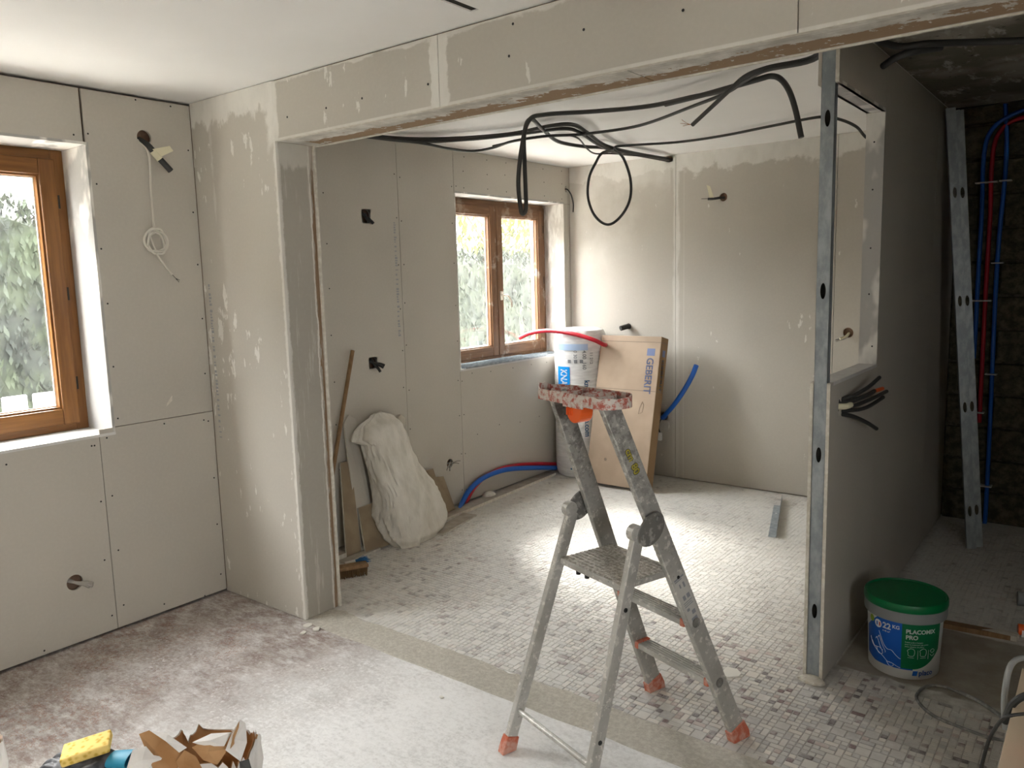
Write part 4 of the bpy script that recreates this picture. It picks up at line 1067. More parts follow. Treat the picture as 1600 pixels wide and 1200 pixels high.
# ------------------------------------------------------------------ stick, offcuts and planks along the left wall
p1 = at(551, 548, x=.025); p0 = at(521, 732, x=.115); dd = (p0 - p1); foot_p = p1 + dd * (p1.z / (p1.z - p0.z))
mb = MB().tube([foot_p + Vector((0, 0, .004)), p1], .0125, 12); seat_on_floor(mb)
single(mb, 'wooden_stick', M['stick'], 'long brown wooden stick leaning in the corner behind the pier', 'stick', smooth=True)
def leaner(name, top, bot, xt, zb, m, label, th=.0125, extra=None):
    """board leaning on the left wall: top corners (pixels) at depth xt, bottom corners on height zb"""
    a, b = (at(*bot[0], z=zb), at(*bot[1], z=zb)); d_, c_ = at(*top[0], x=xt), at(*top[1], x=xt)
    nr = (b - a).cross(d_ - a).normalized()
    if nr.x < 0: nr = -nr
    poly = [a, b, c_] + ([at(*e, x=xt) for e in extra] if extra else []) + [d_]
    mb = MB(); n = len(poly); vv = [p for p in poly] + [p - nr*th for p in poly]
    mb.add(vv, [tuple(range(n))], 0); mb.f += [tuple(reversed(range(n, 2*n)))] + [(i, (i+1)%n, n+(i+1)%n, n+i) for i in range(n)]; mb.mi += [1]*(n+1)
    mnx = min(v.x for v in mb.v)
    if mnx < .003:
        for v in mb.v: v.x += .003 - mnx
    mz = min(v.z for v in mb.v)
    for v in mb.v: v.z += -mz + 0.0005 if abs(mz) < .05 else 0
    return single(mb, name, [m, M['edge']], label, 'plasterboard offcut', 'plasterboard offcuts along the wall')
leaner('plasterboard_offcut', ((538, 664), (556, 655)), ((562, 862), (590, 851)), .024, 0, M['board'], 'tall narrow grey plasterboard offcut with pointed top behind the sack', extra=[(545, 649)])
leaner('plasterboard_offcut', ((532, 724), (548, 720)), ((542, 872), (565, 864)), .045, 0, M['brownpaper'], 'narrow upright brown-backed plasterboard offcut left of the sack')
leaner('plasterboard_offcut', ((560, 795), (590, 784)), ((572, 866), (625, 846)), .110, 0, M['brownpaper'], 'short brown plasterboard offcut standing at the foot of the sack')
leaner('plasterboard_offcut', ((651, 740), (693, 745)), ((680, 815), (713, 800)), .030, 0, M['brownpaper'], 'brown plasterboard offcut with a notched corner right of the sack', extra=[(681, 746), (677, 733)])
def plank(a, b, wdt, th, m, label, z=0.0, name='plasterboard_strip'):
    a, b = Vector(a), Vector(b); t = (b - a).normalized(); s_ = t.cross(Vector((0, 0, 1)))
    up = Vector((0, 0, z + th)); P4 = [a + up, b + up, b - s_*wdt + up, a - s_*wdt + up]; dn = Vector((0, 0, -th))
    mb = MB().add(P4 + [p + dn for p in P4], [(0, 1, 2, 3)], 0).add([], [], 1)
    mb.f += [(7, 6, 5, 4), (0, 4, 5, 1), (1, 5, 6, 2), (2, 6, 7, 3), (3, 7, 4, 0)]; mb.mi += [1]*5
    return single(mb, name, [m or M['striptop'], M['edge']], label, 'plasterboard strip', 'strips lying along the wall foot')
plank((.175, 1.55, 0), (.105, 2.95, 0), .095, .022, None, 'long pale plasterboard strip on the floor under the pipes')
plank((.365, 1.30, 0), (.275, 1.74, 0), .105, .0125, None, 'short wide plasterboard strip on the floor right of the sack')
plank((.235, .62, 0), (.215, .905, 0), .06, .0125, None, 'plasterboard strip end on the floor left of the sack')
plank((.150, .60, 0), (.150, .90, 0), .05, .03, None, 'thicker plasterboard strip against the wall beside the stick')
# hand brush and blue broom head
hb_ = thing('hand_brush', 'wooden hand brush with brown bristles on the floor behind the pier', 'brush', at(533, 903, z=0), math.radians(62))
MB().box((-.01, -.035, .045), (.15, .035, .065)).obj('handle_block', M['stick'], hb_, bevel=.006)
mb = MB(); rq = random.Random(2)
for i in range(16):
    for j in range(7):
        x, y = -.004 + i*.0096, -.029 + j*.0096
        mb.tube([(x, y, .046), (x + rq.uniform(-.005, .005), y + rq.uniform(-.006, .006), .0)], [.004, .0028], 4)
mb.obj('bristles', M['bristle'], hb_, kind='stuff')
bb = thing('broom_head', 'small tuft of blue bristles on the floor by the plasterboard strips', 'broom head', at(552, 884, z=0), math.radians(70))
MB().tube([(-.05, 0, .022), (.012, 0, .024)], .011, 10).obj('ferrule', M['whitecab'], bb)
mb = MB()
for i in range(70): mb.tube([(.008, rq.uniform(-.008, .008), .022 + rq.uniform(-.008, .008)), (.085 + rq.uniform(-.02, .012), rq.uniform(-.045, .045), .012 + rq.uniform(-.009, .02))], .0016, 4)
mb.obj('bristles', M['bluebr'], bb, kind='stuff')

# ------------------------------------------------------------------ water pipes
def pipe(name, pts, r, m, label, cat='pipe', group=None, n=12, sp=8):
    return single(MB().tube(smooth_path(pts, sp), r, n), name, m, label, cat, group, smooth=True)
pipe('water_pipe', [at(718, 800, z=.0), at(722, 786, x=.045), at(735, 764, x=.05), at(757, 746, x=.055), at(790, 734, x=.06), at(830, 731, x=.065), at(868, 731, x=.07)], .0185, M['bluepipe'], 'blue water pipe arching low along the left wall to the insulation roll')
pipe('water_pipe', [at(724, 800, z=.0), at(729, 784, x=.020), at(742, 761, x=.022), at(764, 741, x=.024), at(795, 729, x=.026), at(832, 725, x=.030), at(870, 725, x=.035)], .015, M['redpipe'], 'red water pipe arching low along the left wall behind the blue one')
pipe('water_pipe', [at(812, 528, y=2.93), at(828, 521, y=2.93), at(852, 517, y=2.915), at(880, 519, y=2.90), at(905, 524, y=2.905), at(930, 532, y=2.93), at(944, 539, y=3.02), Vector((.452, 3.2, 1.06)), Vector((.44, 3.34, .98))], .0165, M['redpipe'], 'red water pipe bending across the top of the insulation roll')
pipe('water_pipe', [Vector((.867, D + .05, .49)), at(1036, 652, y=3.33), at(1052, 634, y=3.27), at(1070, 608, y=3.24), at(1082, 586, y=3.22), at(1088, 571, y=3.21)], .0185, M['bluepipe'], 'blue water pipe curving out of the back wall beside the cardboard box')
# rag of plaster and a cable tail under the blue pipe outlet
wb = thing('wire_tail', 'grey wire tail with white plug hanging at the blue pipe outlet', 'wire', (.90, D - .02, .46))
MB().tube(smooth_path([(-.03, .02, .03), (-.045, -.03, 0), (-.05, -.05, -.05), (-.03, -.06, -.09)]), .006, 8).obj('cable', M['conduit'], wb, smooth=True)
MB().box((-.045, -.075, -.15), (-.015, -.05, -.085)).obj('plug', M['clip'], wb, bevel=.006)

# ------------------------------------------------------------------ cables hung under the back-room ceiling
def cable(pts, r, label, m=None, name='electric_cable', end=None, cat='cable', group='cables under the back-room ceiling'):
    path = smooth_path(pts, 8)
    if end is None: return single(MB().tube(path, r, 10), name, m or M['conduit'], label, cat, group, smooth=True)
    og = path[0]; root = thing(name, label, cat, og, 0, group)
    place(mb := MB().tube(path, r, 10), og); mb.obj('sheath', m or M['conduit'], root, smooth=True)
    for e in end:
        place(mb := MB().tube(smooth_path(e, 4), .0012, 5), og); mb.obj('bare_wire', M['copper'], root)
    return root
HOLE = Vector((.905, D + .03, 2.468))
zc = 2.478
A = lambda px, py, z=zc: at(px, py, z=z)
cable([Vector((2.80, .66, 2.47)), A(1277, 88, 2.45), A(1195, 109, 2.44), A(1137, 139, 2.43), A(1080, 152, 2.44), A(1013, 166, 2.45), A(930, 174, 2.45), A(853, 179, 2.44),
       at(826, 189, y=1.16), at(815, 232, y=1.15), at(810, 284, y=1.15), at(814, 328, y=1.15), at(819, 333, y=1.16), at(822, 320, y=1.17), at(820, 262, y=1.19), at(819, 210, y=1.21), at(829, 186, y=1.25),
       A(848, 202, 2.45), A(872, 221, 2.45), A(913, 229, 2.455), A(945, 231, 2.46), A(990, 239, 2.46), HOLE], .0115, 'thick dark cable whose folded bight hangs down in front of the window')
cable([A(560, 211, 2.47), A(640, 217, 2.47), A(720, 216, 2.468), A(800, 209, 2.465), A(860, 197, 2.46), A(895, 195, 2.46), A(918, 208, 2.46), A(945, 227, 2.46), A(985, 238, 2.465), HOLE + Vector((.012, 0, 0))], .012, 'dark cable arching over the bundle left of the hanging loop')
cable([A(560, 212, 2.455), A(650, 221, 2.455), A(740, 217, 2.45), A(820, 208, 2.45), A(880, 201, 2.45), A(906, 207, 2.45), A(932, 224, 2.45), A(965, 239, 2.455), A(1010, 243, 2.46), HOLE + Vector((-.014, 0, .003))], .011, 'dark cable running just under the arched one into the back corner')
cable([A(575, 213, 2.45), A(660, 224, 2.44), A(700, 232, 2.43), A(738, 236, 2.43), A(770, 231, 2.43), A(800, 221, 2.43), A(850, 213, 2.43), A(890, 211, 2.435), A(925, 208, 2.44), A(1000, 196, 2.44), A(1080, 167, 2.43), A(1135, 145, 2.42), A(1170, 122, 2.43), A(1200, 109, 2.43), A(1278, 90, 2.435), Vector((2.83, .66, 2.45))], .0085, 'thin dark cable sagging along the whole opening towards the steel stud')
e0 = at(1082, 195, y=1.28)
cable([Vector((2.79, .64, 2.46)), A(1277, 85, 2.455), A(1198, 106, 2.44), A(1165, 119, 2.425), at(1140, 141, y=1.15), at(1110, 169, y=1.22), e0], .0095, 'dark cable with bare copper ends pointing down at the middle',
      end=[[e0, at(1074, 193, y=1.29), at(1065, 187, y=1.29)], [e0, at(1073, 194, y=1.29), at(1063, 193, y=1.29)], [e0, at(1075, 195, y=1.29), at(1067, 197, y=1.29)]])
cable([A(1040, 163, 2.44), A(1100, 148, 2.435), A(1150, 134, 2.43), A(1185, 124, 2.43), at(1205, 119, y=1.24), at(1220, 124, y=1.23), at(1233, 142, y=1.23), at(1243, 172, y=1.23), at(1252, 215, y=1.23)], .0125, 'thick dark conduit end drooping beside the steel stud')
cable([Vector((2.45, D - .03, 2.36)), at(1355, 216, y=2.9), at(1338, 198, y=2.72), A(1310, 186, 2.47), A(1280, 183, 2.475), A(1210, 196, 2.475), A(1130, 212, 2.475), A(1060, 222, 2.475), A(985, 227, 2.47), A(960, 231, 2.46),
       at(974, 247, y=2.14), at(985, 280, y=2.12), at(984, 312, y=2.12), at(970, 338, y=2.12), at(950, 351, y=2.13), at(930, 338, y=2.14), at(919, 310, y=2.14), at(920, 280, y=2.14), at(930, 256, y=2.15), at(946, 237, y=2.18), A(985, 241, 2.455), HOLE + Vector((.0, 0, -.01))], .0085, 'cable from behind the stud making the big hanging round loop')
cable([A(770, 228, 2.44), A(810, 219, 2.445), A(845, 214, 2.45), A(880, 211, 2.45), A(903, 216, 2.45), A(917, 232, 2.445), A(930, 240, 2.45), A(955, 240, 2.455), A(1000, 243, 2.46), HOLE + Vector((.02, 0, -.004))], .0055, 'thinnest cable kinking below the bundle left of the loop')
mb = MB()
for k in range(5): 
    c = HOLE + Vector((.0 + .014*(k-2), -.045, -.012 + .006*(k % 2))); mb = MB().tube([c, c + Vector((.008, -.012, -.004))], .004, 6)
    if k in (1, 3): single(mb, 'conduit_stub', M['black'], ('left' if k == 1 else 'right') + ' black conduit stub at the cable hole in the back corner', 'conduit', smooth=True)

# ------------------------------------------------------------------ wall outlets with wires
def bundle(name, base, nrm, label, wires, cat='wires', tape=None):
    root = thing(name, label, cat, base)
    for pts, r, m in wires: MB().tube(smooth_path(pts, 5), r, 8).obj('wire', m, root, smooth=True)
    if tape: tape(root)
    return root
# 1 upper left: grey conduit with masking tape and the white coiled cable
OB = Vector((0, -.243, 2.309))
def tp(root):
    q = [at(a_, b_, x=x_) - OB for a_, b_, x_ in ((238, 233, .050), (265, 228, .058), (271, 236, .060), (249, 246, .052))]
    MB().quadslab(*q, .0012).obj('masking_tape', M['tape'], root)
    MB().tube([at(239, 236, x=.036) - OB, at(250, 249, x=.042) - OB], .0165, 10).obj('tape_wrap', M['tape'], root)
bundle('conduit_end', OB, 0, 'grey conduit end wrapped with masking tape at the upper left outlet',
       [([Vector((-.04, -.005, -.005)), at(231, 227, x=.015) - OB, at(243, 241, x=.038) - OB, at(256, 255, x=.044) - OB, at(267, 267, x=.046) - OB], .0145, M['conduit'])], 'conduit', tp)
cp = [(-.03, -.26, 2.30), at(232, 240, x=.022), at(236, 300, x=.012), at(241, 357, x=.010)]
coil = []
cc0 = at(243, 380, x=.012)
for k in range(40):
    a = k*2*PI/12.5 + 1.3; e = .055 + .012*math.sin(k*.9)
    coil.append(cc0 + Vector((.006 + .007*math.sin(k*1.7), .046*math.cos(a) * (1 + .25*math.sin(k*.37)), e*math.sin(a) * (1 + .12*math.cos(k*.5)))))
tail = [at(246, 398, x=.012), at(254, 410, x=.012), at(269, 429, x=.012)]
wc = thing('white_cable', 'white cable hanging from the upper left outlet in a knotted coil', 'cable', (0, -.243, 2.309))
place(mb := MB().tube(smooth_path(cp + coil + tail, 6), .0055, 8), (0, -.243, 2.309)); mb.obj('sheath', M['whitecab'], wc, smooth=True)
for e in ((276, 437), (281, 438), (280, 441)):
    place(mb := MB().tube([at(269, 429, x=.012), at(275, 435, x=.012), at(*e, x=.012)], .0013, 5), (0, -.243, 2.309)); mb.obj('bare_wire', M['black'], wc)
def wr(base, label, dirs, m=None, r=.006, name='outlet_wires'):
    ws = []
    for d_ in dirs:
        d_ = Vector(d_); ws.append(([d_*-.6 + Vector((0, 0, .004)), d_*.2, d_*.65 + Vector((0, 0, .004)), d_], r, m or M['conduit']))
    return bundle(name, base, 0, label, ws)
wr((0, -.748, .296), 'pale wires sticking out of the low left wall outlet', [(.055, .055, -.012), (.06, .05, -.020), (.05, .04, -.024)], M['wirew'], .007)
wr((0, 1.119, 2.0), 'short dark wires in the high outlet left of the two-pane window', [(.02, .015, -.02), (.03, .03, -.038), (.025, -.006, -.03)], M['conduit'], .009)
wr((0, 1.116, 1.108), 'dark wires bent out of the outlet above the woven sack', [(.05, .05, -.02), (.06, .03, -.03), (.05, .012, -.055)], M['conduit'], .009)
wr((0, 1.79, .326), 'grey wires sticking out of the low outlet right of the sack', [(.06, .03, .0), (.055, .05, .015), (.06, -.10, -.02), (.06, -.07, -.03)], M['wirew'], .004)
bundle('black_cable', (0, 3.325, 2.325), 0, 'short black cable drooping from the outlet by the window corner',
       [([(-.03, 0, 0), (.02, -.01, -.005), (.05, .0, -.05), (.06, .015, -.12), (.06, .012, -.19)], .0055, M['black'])], 'cable')
tw = thing('thin_wire', 'thin pale wire hanging down beside the window corner', 'wire', (0.02, 3.315, 2.30))
MB().tube(smooth_path([(0, 0, 0), (.006, -.004, -.2), (-.003, .003, -.45), (.005, 0, -.70), (.0, .01, -.86)]), .0014, 5).obj('wire', M['wirew'], tw)
def tp2(root):
    MB().quadslab(Vector((-.075, -.07, -.006)), Vector((-.045, -.06, -.006)), Vector((-.062, -.09, .075)), Vector((-.085, -.10, .085)), .001).obj('masking_tape', M['tape'], root)
bundle('outlet_wires', (1.339, D, 2.155), 0, 'taped wire end at the upper outlet on the back wall', [([(0, .04, 0), (-.01, -.02, -.005), (-.05, -.06, -.012), (-.085, -.08, -.012)], .009, M['conduit']), ([(-.07, -.07, -.01), (-.13, -.09, -.008)], .0016, M['black'])], 'wires', tp2)
bundle('black_conduit', (.549, D, 1.199), 0, 'short black conduit stub poking from the back wall above the box', [([(0, .05, 0), (0, -.02, 0), (-.03, -.075, -.012)], .021, M['conduit'])], 'conduit')
bundle('outlet_wires', (2.233, D, 1.184), 0, 'pale wires at the outlet seen through the partition opening', [([(0, .04, 0), (-.01, -.03, -.03), (-.06, -.07, -.05)], .010, M['wirew']), ([(0, .04, 0), (.0, -.04, -.02), (-.03, -.08, -.035)], .008, M['tape'])], 'wires')
def tp3(root): MB().tube([(.055, .29, .025), (.06, .42, .02)], .0085, 8).obj('orange_sleeve', M['orange'], root)
bundle('outlet_wires', (S1, .935, 1.084), 0, 'fan of dark cables and an orange sleeve jutting from the partition', [
    ([(-.03, 0, .02), (.02, .06, .03), (.05, .2, .05), (.06, .36, .075)], .008, M['conduit']), ([(-.03, 0, .015), (.02, .06, .012), (.05, .2, .02), (.055, .30, .025)], .009, M['conduit']),
    ([(-.03, 0, -.005), (.02, .07, -.01), (.05, .25, -.005), (.06, .50, -.002)], .008, M['conduit']), ([(-.03, 0, -.02), (.02, .07, -.025), (.05, .2, -.03), (.06, .44, -.02)], .008, M['conduit']),
    ([(-.03, 0, -.03), (.02, .07, -.045), (.05, .2, -.09), (.06, .34, -.14)], .0085, M['conduit']), ([(-.02, -.01, 0), (.015, .02, -.002), (.025, .06, 0)], .012, M['tape'])], 'cables', tp3)

# ------------------------------------------------------------------ steel pieces
ch = thing('steel_channel', 'short galvanised steel angle lying on the mosaic floor', 'steel angle', (2.062, 2.38, 0), math.atan2(-.245, .85) * 1.0)
ch.rotation_euler = (0, 0, math.radians(16.5))
MB().box((0, 0, .0018), (.048, .70, .0036)).obj('base_flange', M['galv'], ch)
MB().box((.0465, 0, .0018), (.048, .86, .042)).obj('upright_flange', M['galv'], ch)
MB().box((.018, .50, .0036), (.03, .515, .0044)).obj('punch_mark', M['clip'], ch)
def lean_stud(p0, p1, label, rz):
    p0, p1 = Vector(p0), Vector(p1); L_ = (p1 - p0).length
    mb = stud_mb(L_, slots=[.22 + .60*k for k in range(4) if .22 + .60*k < L_ - .1])
    t = (p1 - p0).normalized(); x = Vector((math.cos(rz), math.sin(rz), 0)); x = (x - t*x.dot(t)).normalized(); y = t.cross(x)
    Mx = Matrix((x, y, t)).transposed()
    for i, v in enumerate(mb.v): mb.v[i] = Mx @ v + p0
    seat_on_floor(mb)
    return single(mb, 'steel_stud', M['galv'], label, 'steel stud', 'loose steel studs in the passage')
lean_stud((3.092, 2.80, 0), (2.880, 2.80, 2.47), 'galvanised steel stud leaning in the dark passage, the nearer one', .30)
lean_stud((3.118, 2.852, 0), (2.912, 2.852, 2.46), 'galvanised steel stud leaning in the dark passage, behind the other', .30)
# profiles lying on the sill of window 2
for k, (y0, y1, x, z, dz, lb) in enumerate(((1.99, 3.00, -.035, .0, .0, 'galvanised profile nearest the room on the two-pane window sill'),
                                    (2.00, 3.20, -.085, .0, .0, 'galvanised profile in the middle of the two-pane window sill'),
                                    (2.02, 3.24, -.133, .0, .0, 'galvanised profile closest to the two-pane window glass'),
                                    (1.97, 2.75, -.065, .016, .0, 'galvanised profile lying across the top of the others on the sill'))):
    z0 = W2[2] + z; mb = MB().box((x, y0, z0), (x + .044, y1, z0 + .001)); mb.box((x, y0, z0 + .0), (x + .001, y1, z0 + .015)); mb.box((x + .043, y0, z0), (x + .044, y1, z0 + .015))
    single(mb, 'steel_profile', M['galv'], lb, 'steel profile', 'steel profiles on the window sill')
# ------------------------------------------------------------------ pipes on the block wall
YB = D - .006
def wpipe(pix_, m, label, yv=YB):
    o = single(MB().tube(smooth_path([at(a, b, y=yv) for a, b in pix_], 6), .0125, 10), 'wall_pipe', m, label, 'pipe', 'pipes clipped to the block wall', smooth=True); return o
wpipe([(1625, 168), (1600, 172), (1572, 184), (1552, 200), (1541, 222), (1536, 260), (1534, 330), (1529, 420), (1524, 520), (1521, 560)], M['bluepipe'], 'blue pipe bending at the top, leftmost on the block wall', YB - .012)
wpipe([(1625, 178), (1600, 183), (1580, 190), (1564, 204), (1554, 225), (1549, 270), (1547, 340), (1541, 440), (1535, 560), (1530, 660)], M['redpipe'], 'red pipe on the block wall between the two blue ones')
wpipe([(1571, 160), (1573, 220), (1570, 280), (1563, 350), (1557, 430), (1551, 560), (1546, 680), (1540, 800), (1537, 824)], M['bluepipe'], 'straight long blue pipe, rightmost on the block wall')
for i, (a, b, w_) in enumerate(((1541, 285, 26), (1571, 282, 14), (1533, 470, 24), (1558, 411, 14), (1548, 585, 14), (1540, 760, 14), (1531, 645, 10))):
    p = at(a, b, y=YB - .016); s_ = w_ * .0045 / 2
    single(MB().box((p.x - s_, YB - .026, p.z - .004), (p.x + s_, YB + .03, p.z + .004)), 'pipe_clip', M['clip'], ('white clip across the blue and red pipes near their top bend', 'white clip high on the rightmost blue pipe', 'white clip across the blue and red pipes at mid height', 'second white clip down the rightmost blue pipe', 'third white clip down the rightmost blue pipe', 'lowest white clip on the rightmost blue pipe', 'white clip at the bottom end of the red pipe')[i], 'pipe clip', 'white pipe clips', bevel=.001)
# passage ceiling cable and broken corner
cable([at(1610, 63, z=2.44), at(1520, 66, z=2.455), at(1450, 68, z=2.45), at(1400, 72, z=2.45), Vector((2.86, .95, 2.47))], .013, 'dark conduit running along the old passage ceiling', group='cables on the passage ceiling')
cable([at(1470, 74, z=2.45), at(1430, 80, z=2.43), at(1400, 90, z=2.42), at(1380, 103, z=2.41)], .014, 'short dark conduit end hanging from the passage ceiling', group='cables on the passage ceiling')

# ------------------------------------------------------------------ right foreground: board, cables, batten
bd = thing('work_board', 'pale wooden board on trestle at the right edge of the picture', 'board', (3.512, -.35, 0))
MB().box((0, 0, .385), (.55, .82, .403)).obj('board_top', M['pine'], bd, bevel=.001)
for y in (.12, .66):
    MB().box((.06, y, .335), (.50, y + .05, .385)).obj('trestle_bar', M['stick'], bd)
    for x in (.08, .44): MB().box((x, y + .008, 0), (x + .03, y + .042, .335)).obj('trestle_leg', M['stick'], bd)
rt_ = thing('tool_case', 'red tool case on the wooden board at the right edge', 'tool case', (3.565, -.20, .403))
MB().box((.03, 0, 0), (.30, .22, .06)).obj('body', M['red'], rt_, bevel=.012)
MB().box((.026, .08, .02), (.036, .14, .045)).obj('latch', M['black'], rt_, bevel=.003)
def fl_(px, py, z=.006): return at(px, py, z=z)
single(MB().tube(smooth_path([at(1500, 1082, z=.006), at(1470, 1072, z=.006), at(1446, 1073, z=.006), at(1432, 1087, z=.006), at(1440, 1103, z=.006), at(1462, 1120, z=.006), at(1500, 1136, z=.006), at(1545, 1152, z=.006), at(1580, 1158, z=.006), at(1625, 1163, z=.006)], 8), .0058, 8), 'extension_cable', M['greycab'], 'dusty grey cable looping on the floor in front of the pail', 'cable', smooth=True)
single(MB().tube(smooth_path([at(1500, 1082, z=.007), at(1530, 1096, z=.007), at(1560, 1116, z=.007), at(1580, 1130, z=.007), at(1600, 1150, z=.007)], 8), .0075, 8), 'flex_hose', M['greycab'], 'thicker grey hose running from the loop to the wooden board', 'hose', smooth=True)
single(MB().tube(smooth_path([at(1572, 1140, z=.30), at(1569, 1105, z=.36), at(1571, 1075, z=.40), at(1577, 1045, z=.45), at(1588, 1031, z=.47), at(1605, 1028, z=.47), at(1625, 1032, z=.45)], 8), .0085, 10), 'flex_hose', M['greypl'], 'pale grey flexible hose arching up beside the wooden board', 'hose', smooth=True)
single(MB().tube(smooth_path([at(1530, 1215, z=.22), at(1538, 1180, z=.26), at(1548, 1150, z=.32), at(1565, 1125, z=.40), at(1580, 1118, z=.425), at(1605, 1115, z=.43), at(1640, 1112, z=.43)], 8), .0048, 8), 'black_cable', M['conduit'], 'thin dark cable arching over the edge of the wooden board', 'cable', smooth=True)
single(MB().tube(smooth_path([at(1570, 1128, z=.34), at(1580, 1104, z=.40), at(1592, 1092, z=.43), at(1610, 1084, z=.44)], 8), .010, 8), 'black_cable', M['conduit'], 'thick short dark cable behind the pale hose arch', 'cable', smooth=True)
a, b = at(1440, 975, z=.0), at(1588, 1003, z=.0)
mb = MB().quadslab(a + Vector((0,0,.022)), b + Vector((0,0,.022)), b + Vector((.005,.045,.022)), a + Vector((-.01,.045,.022)), .022)
bt = single(mb, 'wooden_batten', M['stick'], 'thin batten with pale end lying on the passage floor behind the pail', 'batten')
e1 = MB().quadslab(b + Vector((-.13,-.002,.0235)), b + Vector((.001,-.002,.0235)), b + Vector((.006,.047,.0235)), b + Vector((-.07,.047,.0235)), .022)
og = bt.location.copy(); place(e1, og); e1.obj('pale_end', M['edge'], bt)
gp = thing('pvc_pipe', 'grey pipe end poking in at the right edge on the passage floor', 'pipe', at(1590, 945, z=0))
MB().tube([(0, 0, .032), (.5, .12, .032)], .032, 20).obj('barrel', M['greypl'], gp, smooth=True)
MB().tube([(-.002, 0, .032), (.012, .003, .032)], .034, 20).obj('collar', M['greypl'], gp, smooth=True)
oc = thing('light_plug', 'small orange-capped white plug at the right edge beyond the board', 'plug', at(1595, 996, z=0))
MB().tube([(0, 0, .03), (.10, .02, .03)], .026, 16).obj('body', M['white'], oc, smooth=True)
MB().tube([(-.012, -.002, .036), (.02, .004, .036)], .024, 16).obj('cap', M['orange'], oc, smooth=True)

# ------------------------------------------------------------------ bottom left: torn plaster bag, sponge, gloves
def torn_bag(loc, rz, lx, ly, h, label, seed, amp=.05):
    root = thing('plaster_bag', label, 'paper bag', loc, rz)
    for inner in (0, 1):
        n = 72; rows = 18; mb = MB(); vv = []; ins = .006*inner
        for i in range(rows + 1):
            t_ = i/rows
            for k in range(n):
                a = 2*PI*k/n; ca, sa = math.cos(a), math.sin(a); e = .55
                x = (lx/2 - ins) * math.copysign(abs(ca)**e, ca); y = (ly/2 - ins) * math.copysign(abs(sa)**e, sa)
                top = h + amp*mnoise.noise((ca*2.2 + seed, sa*2.2, 0)) * 1.8 + amp*1.1*mnoise.noise((ca*9, sa*9 + seed, 3)) + (.05 if a < .5 or a > 5.9 else 0) * (1 - min(abs(a if a < PI else a - 2*PI)/.45, 1)) 
                z = t_*top - inner*.003*(1 - t_)
                cr = .018*mnoise.noise((ca*3 + seed, sa*3, z*7)) + .008*mnoise.noise((ca*9, sa*9 + seed, z*18))
                fl2 = 1 + .10*max(0, t_ - .6)
                vv.append(((x + cr*ca)*fl2, (y + cr*sa)*fl2, max(z, .001) if i else .001))
        mb.add(vv, [(i*n+k, i*n+(k+1)%n, (i+1)*n+(k+1)%n, (i+1)*n+k) for i in range(rows) for k in range(n)] + ([tuple(reversed(range(n)))] if not inner else []))
        mb.obj('lining' if inner else 'paper_wall', M['pbagin'] if inner else M['pbag'], root, smooth=True)
    return root
zb = .335
pbc = (at(225, 1190, z=.30) + at(385, 1172, z=.30)) / 2
pbag = torn_bag((pbc.x - .015, pbc.y + .055, 0), math.radians(40), .25, .17, .285, 'torn white plaster bag with brown lining at the bottom edge', 2.0, .028)
# loose torn flaps of brown and white paper standing in the bag mouth
def flap(pts, m, nm='torn_flap'):
    mb = MB(); og = pbag.matrix_world
    P_ = [Vector(p) for p in pts]; c = sum(P_, Vector())/len(P_)
    root_inv = (Matrix.Translation(pbag.location) @ Matrix.Rotation(pbag.rotation_euler.z, 4, 'Z')).inverted()
    n = len(P_); vv = [root_inv @ p for p in P_] + [root_inv @ (c + Vector((.004, -.012, .006)))]
    mb.add(vv, [(i, (i+1) % n, n) for i in range(n)])
    o = mb.obj(nm, m, pbag); s_ = o.modifiers.new('thick', 'SOLIDIFY'); s_.thickness = .0012; return o
f_ = lambda px, py, z: at(px, py, z=z)
flap([f_(217, 1147, .40), f_(233, 1141, .41), f_(258, 1152, .40), f_(285, 1172, .37), f_(275, 1210, .31), f_(240, 1205, .31), f_(228, 1172, .36)], M['pbagin'])
flap([f_(233, 1141, .415), f_(262, 1147, .41), f_(292, 1168, .385), f_(280, 1176, .375), f_(255, 1154, .40)], M['pbag'])
flap([f_(300, 1168, .38), f_(335, 1148, .41), f_(356, 1170, .38), f_(340, 1195, .34), f_(318, 1188, .35)], M['pbagin'])
flap([f_(275, 1190, .35), f_(288, 1172, .38), f_(306, 1182, .36), f_(318, 1205, .32), f_(285, 1215, .31)], M['pbagin'])
flap([f_(352, 1172, .39), f_(362, 1146, .43), f_(375, 1124, .46), f_(384, 1130, .45), f_(386, 1160, .40), f_(376, 1190, .35)], M['pbag'])
flap([f_(360, 1170, .40), f_(370, 1140, .44), f_(374, 1127, .46), f_(372, 1155, .41)], M['pbagin'])
flap([f_(198, 1200, .33), f_(207, 1172, .37), f_(228, 1166, .38), f_(240, 1180, .36), f_(262, 1184, .35), f_(238, 1192, .34), f_(225, 1212, .31)], M['pbag'])
flap([f_(300, 1160, .39), f_(330, 1146, .41), f_(362, 1144, .42), f_(350, 1166, .39), f_(318, 1166, .385)], M['pbag'])
mb = MB().quadslab(f_(374, 1190, .352), f_(389, 1186, .352), f_(396, 1212, .31), f_(376, 1212, .31), .001)
root_inv = (Matrix.Translation(pbag.location) @ Matrix.Rotation(pbag.rotation_euler.z, 4, 'Z')).inverted()
for i, v in enumerate(mb.v): mb.v[i] = root_inv @ v
mb.obj('printed_panel', M['conduit'], pbag)
torn_bag(tuple(at(-78, 1180, z=.33))[:2] + (0,), math.radians(25), .24, .18, .345, 'second torn white plaster bag cut off at the left edge', 6.0, .03)
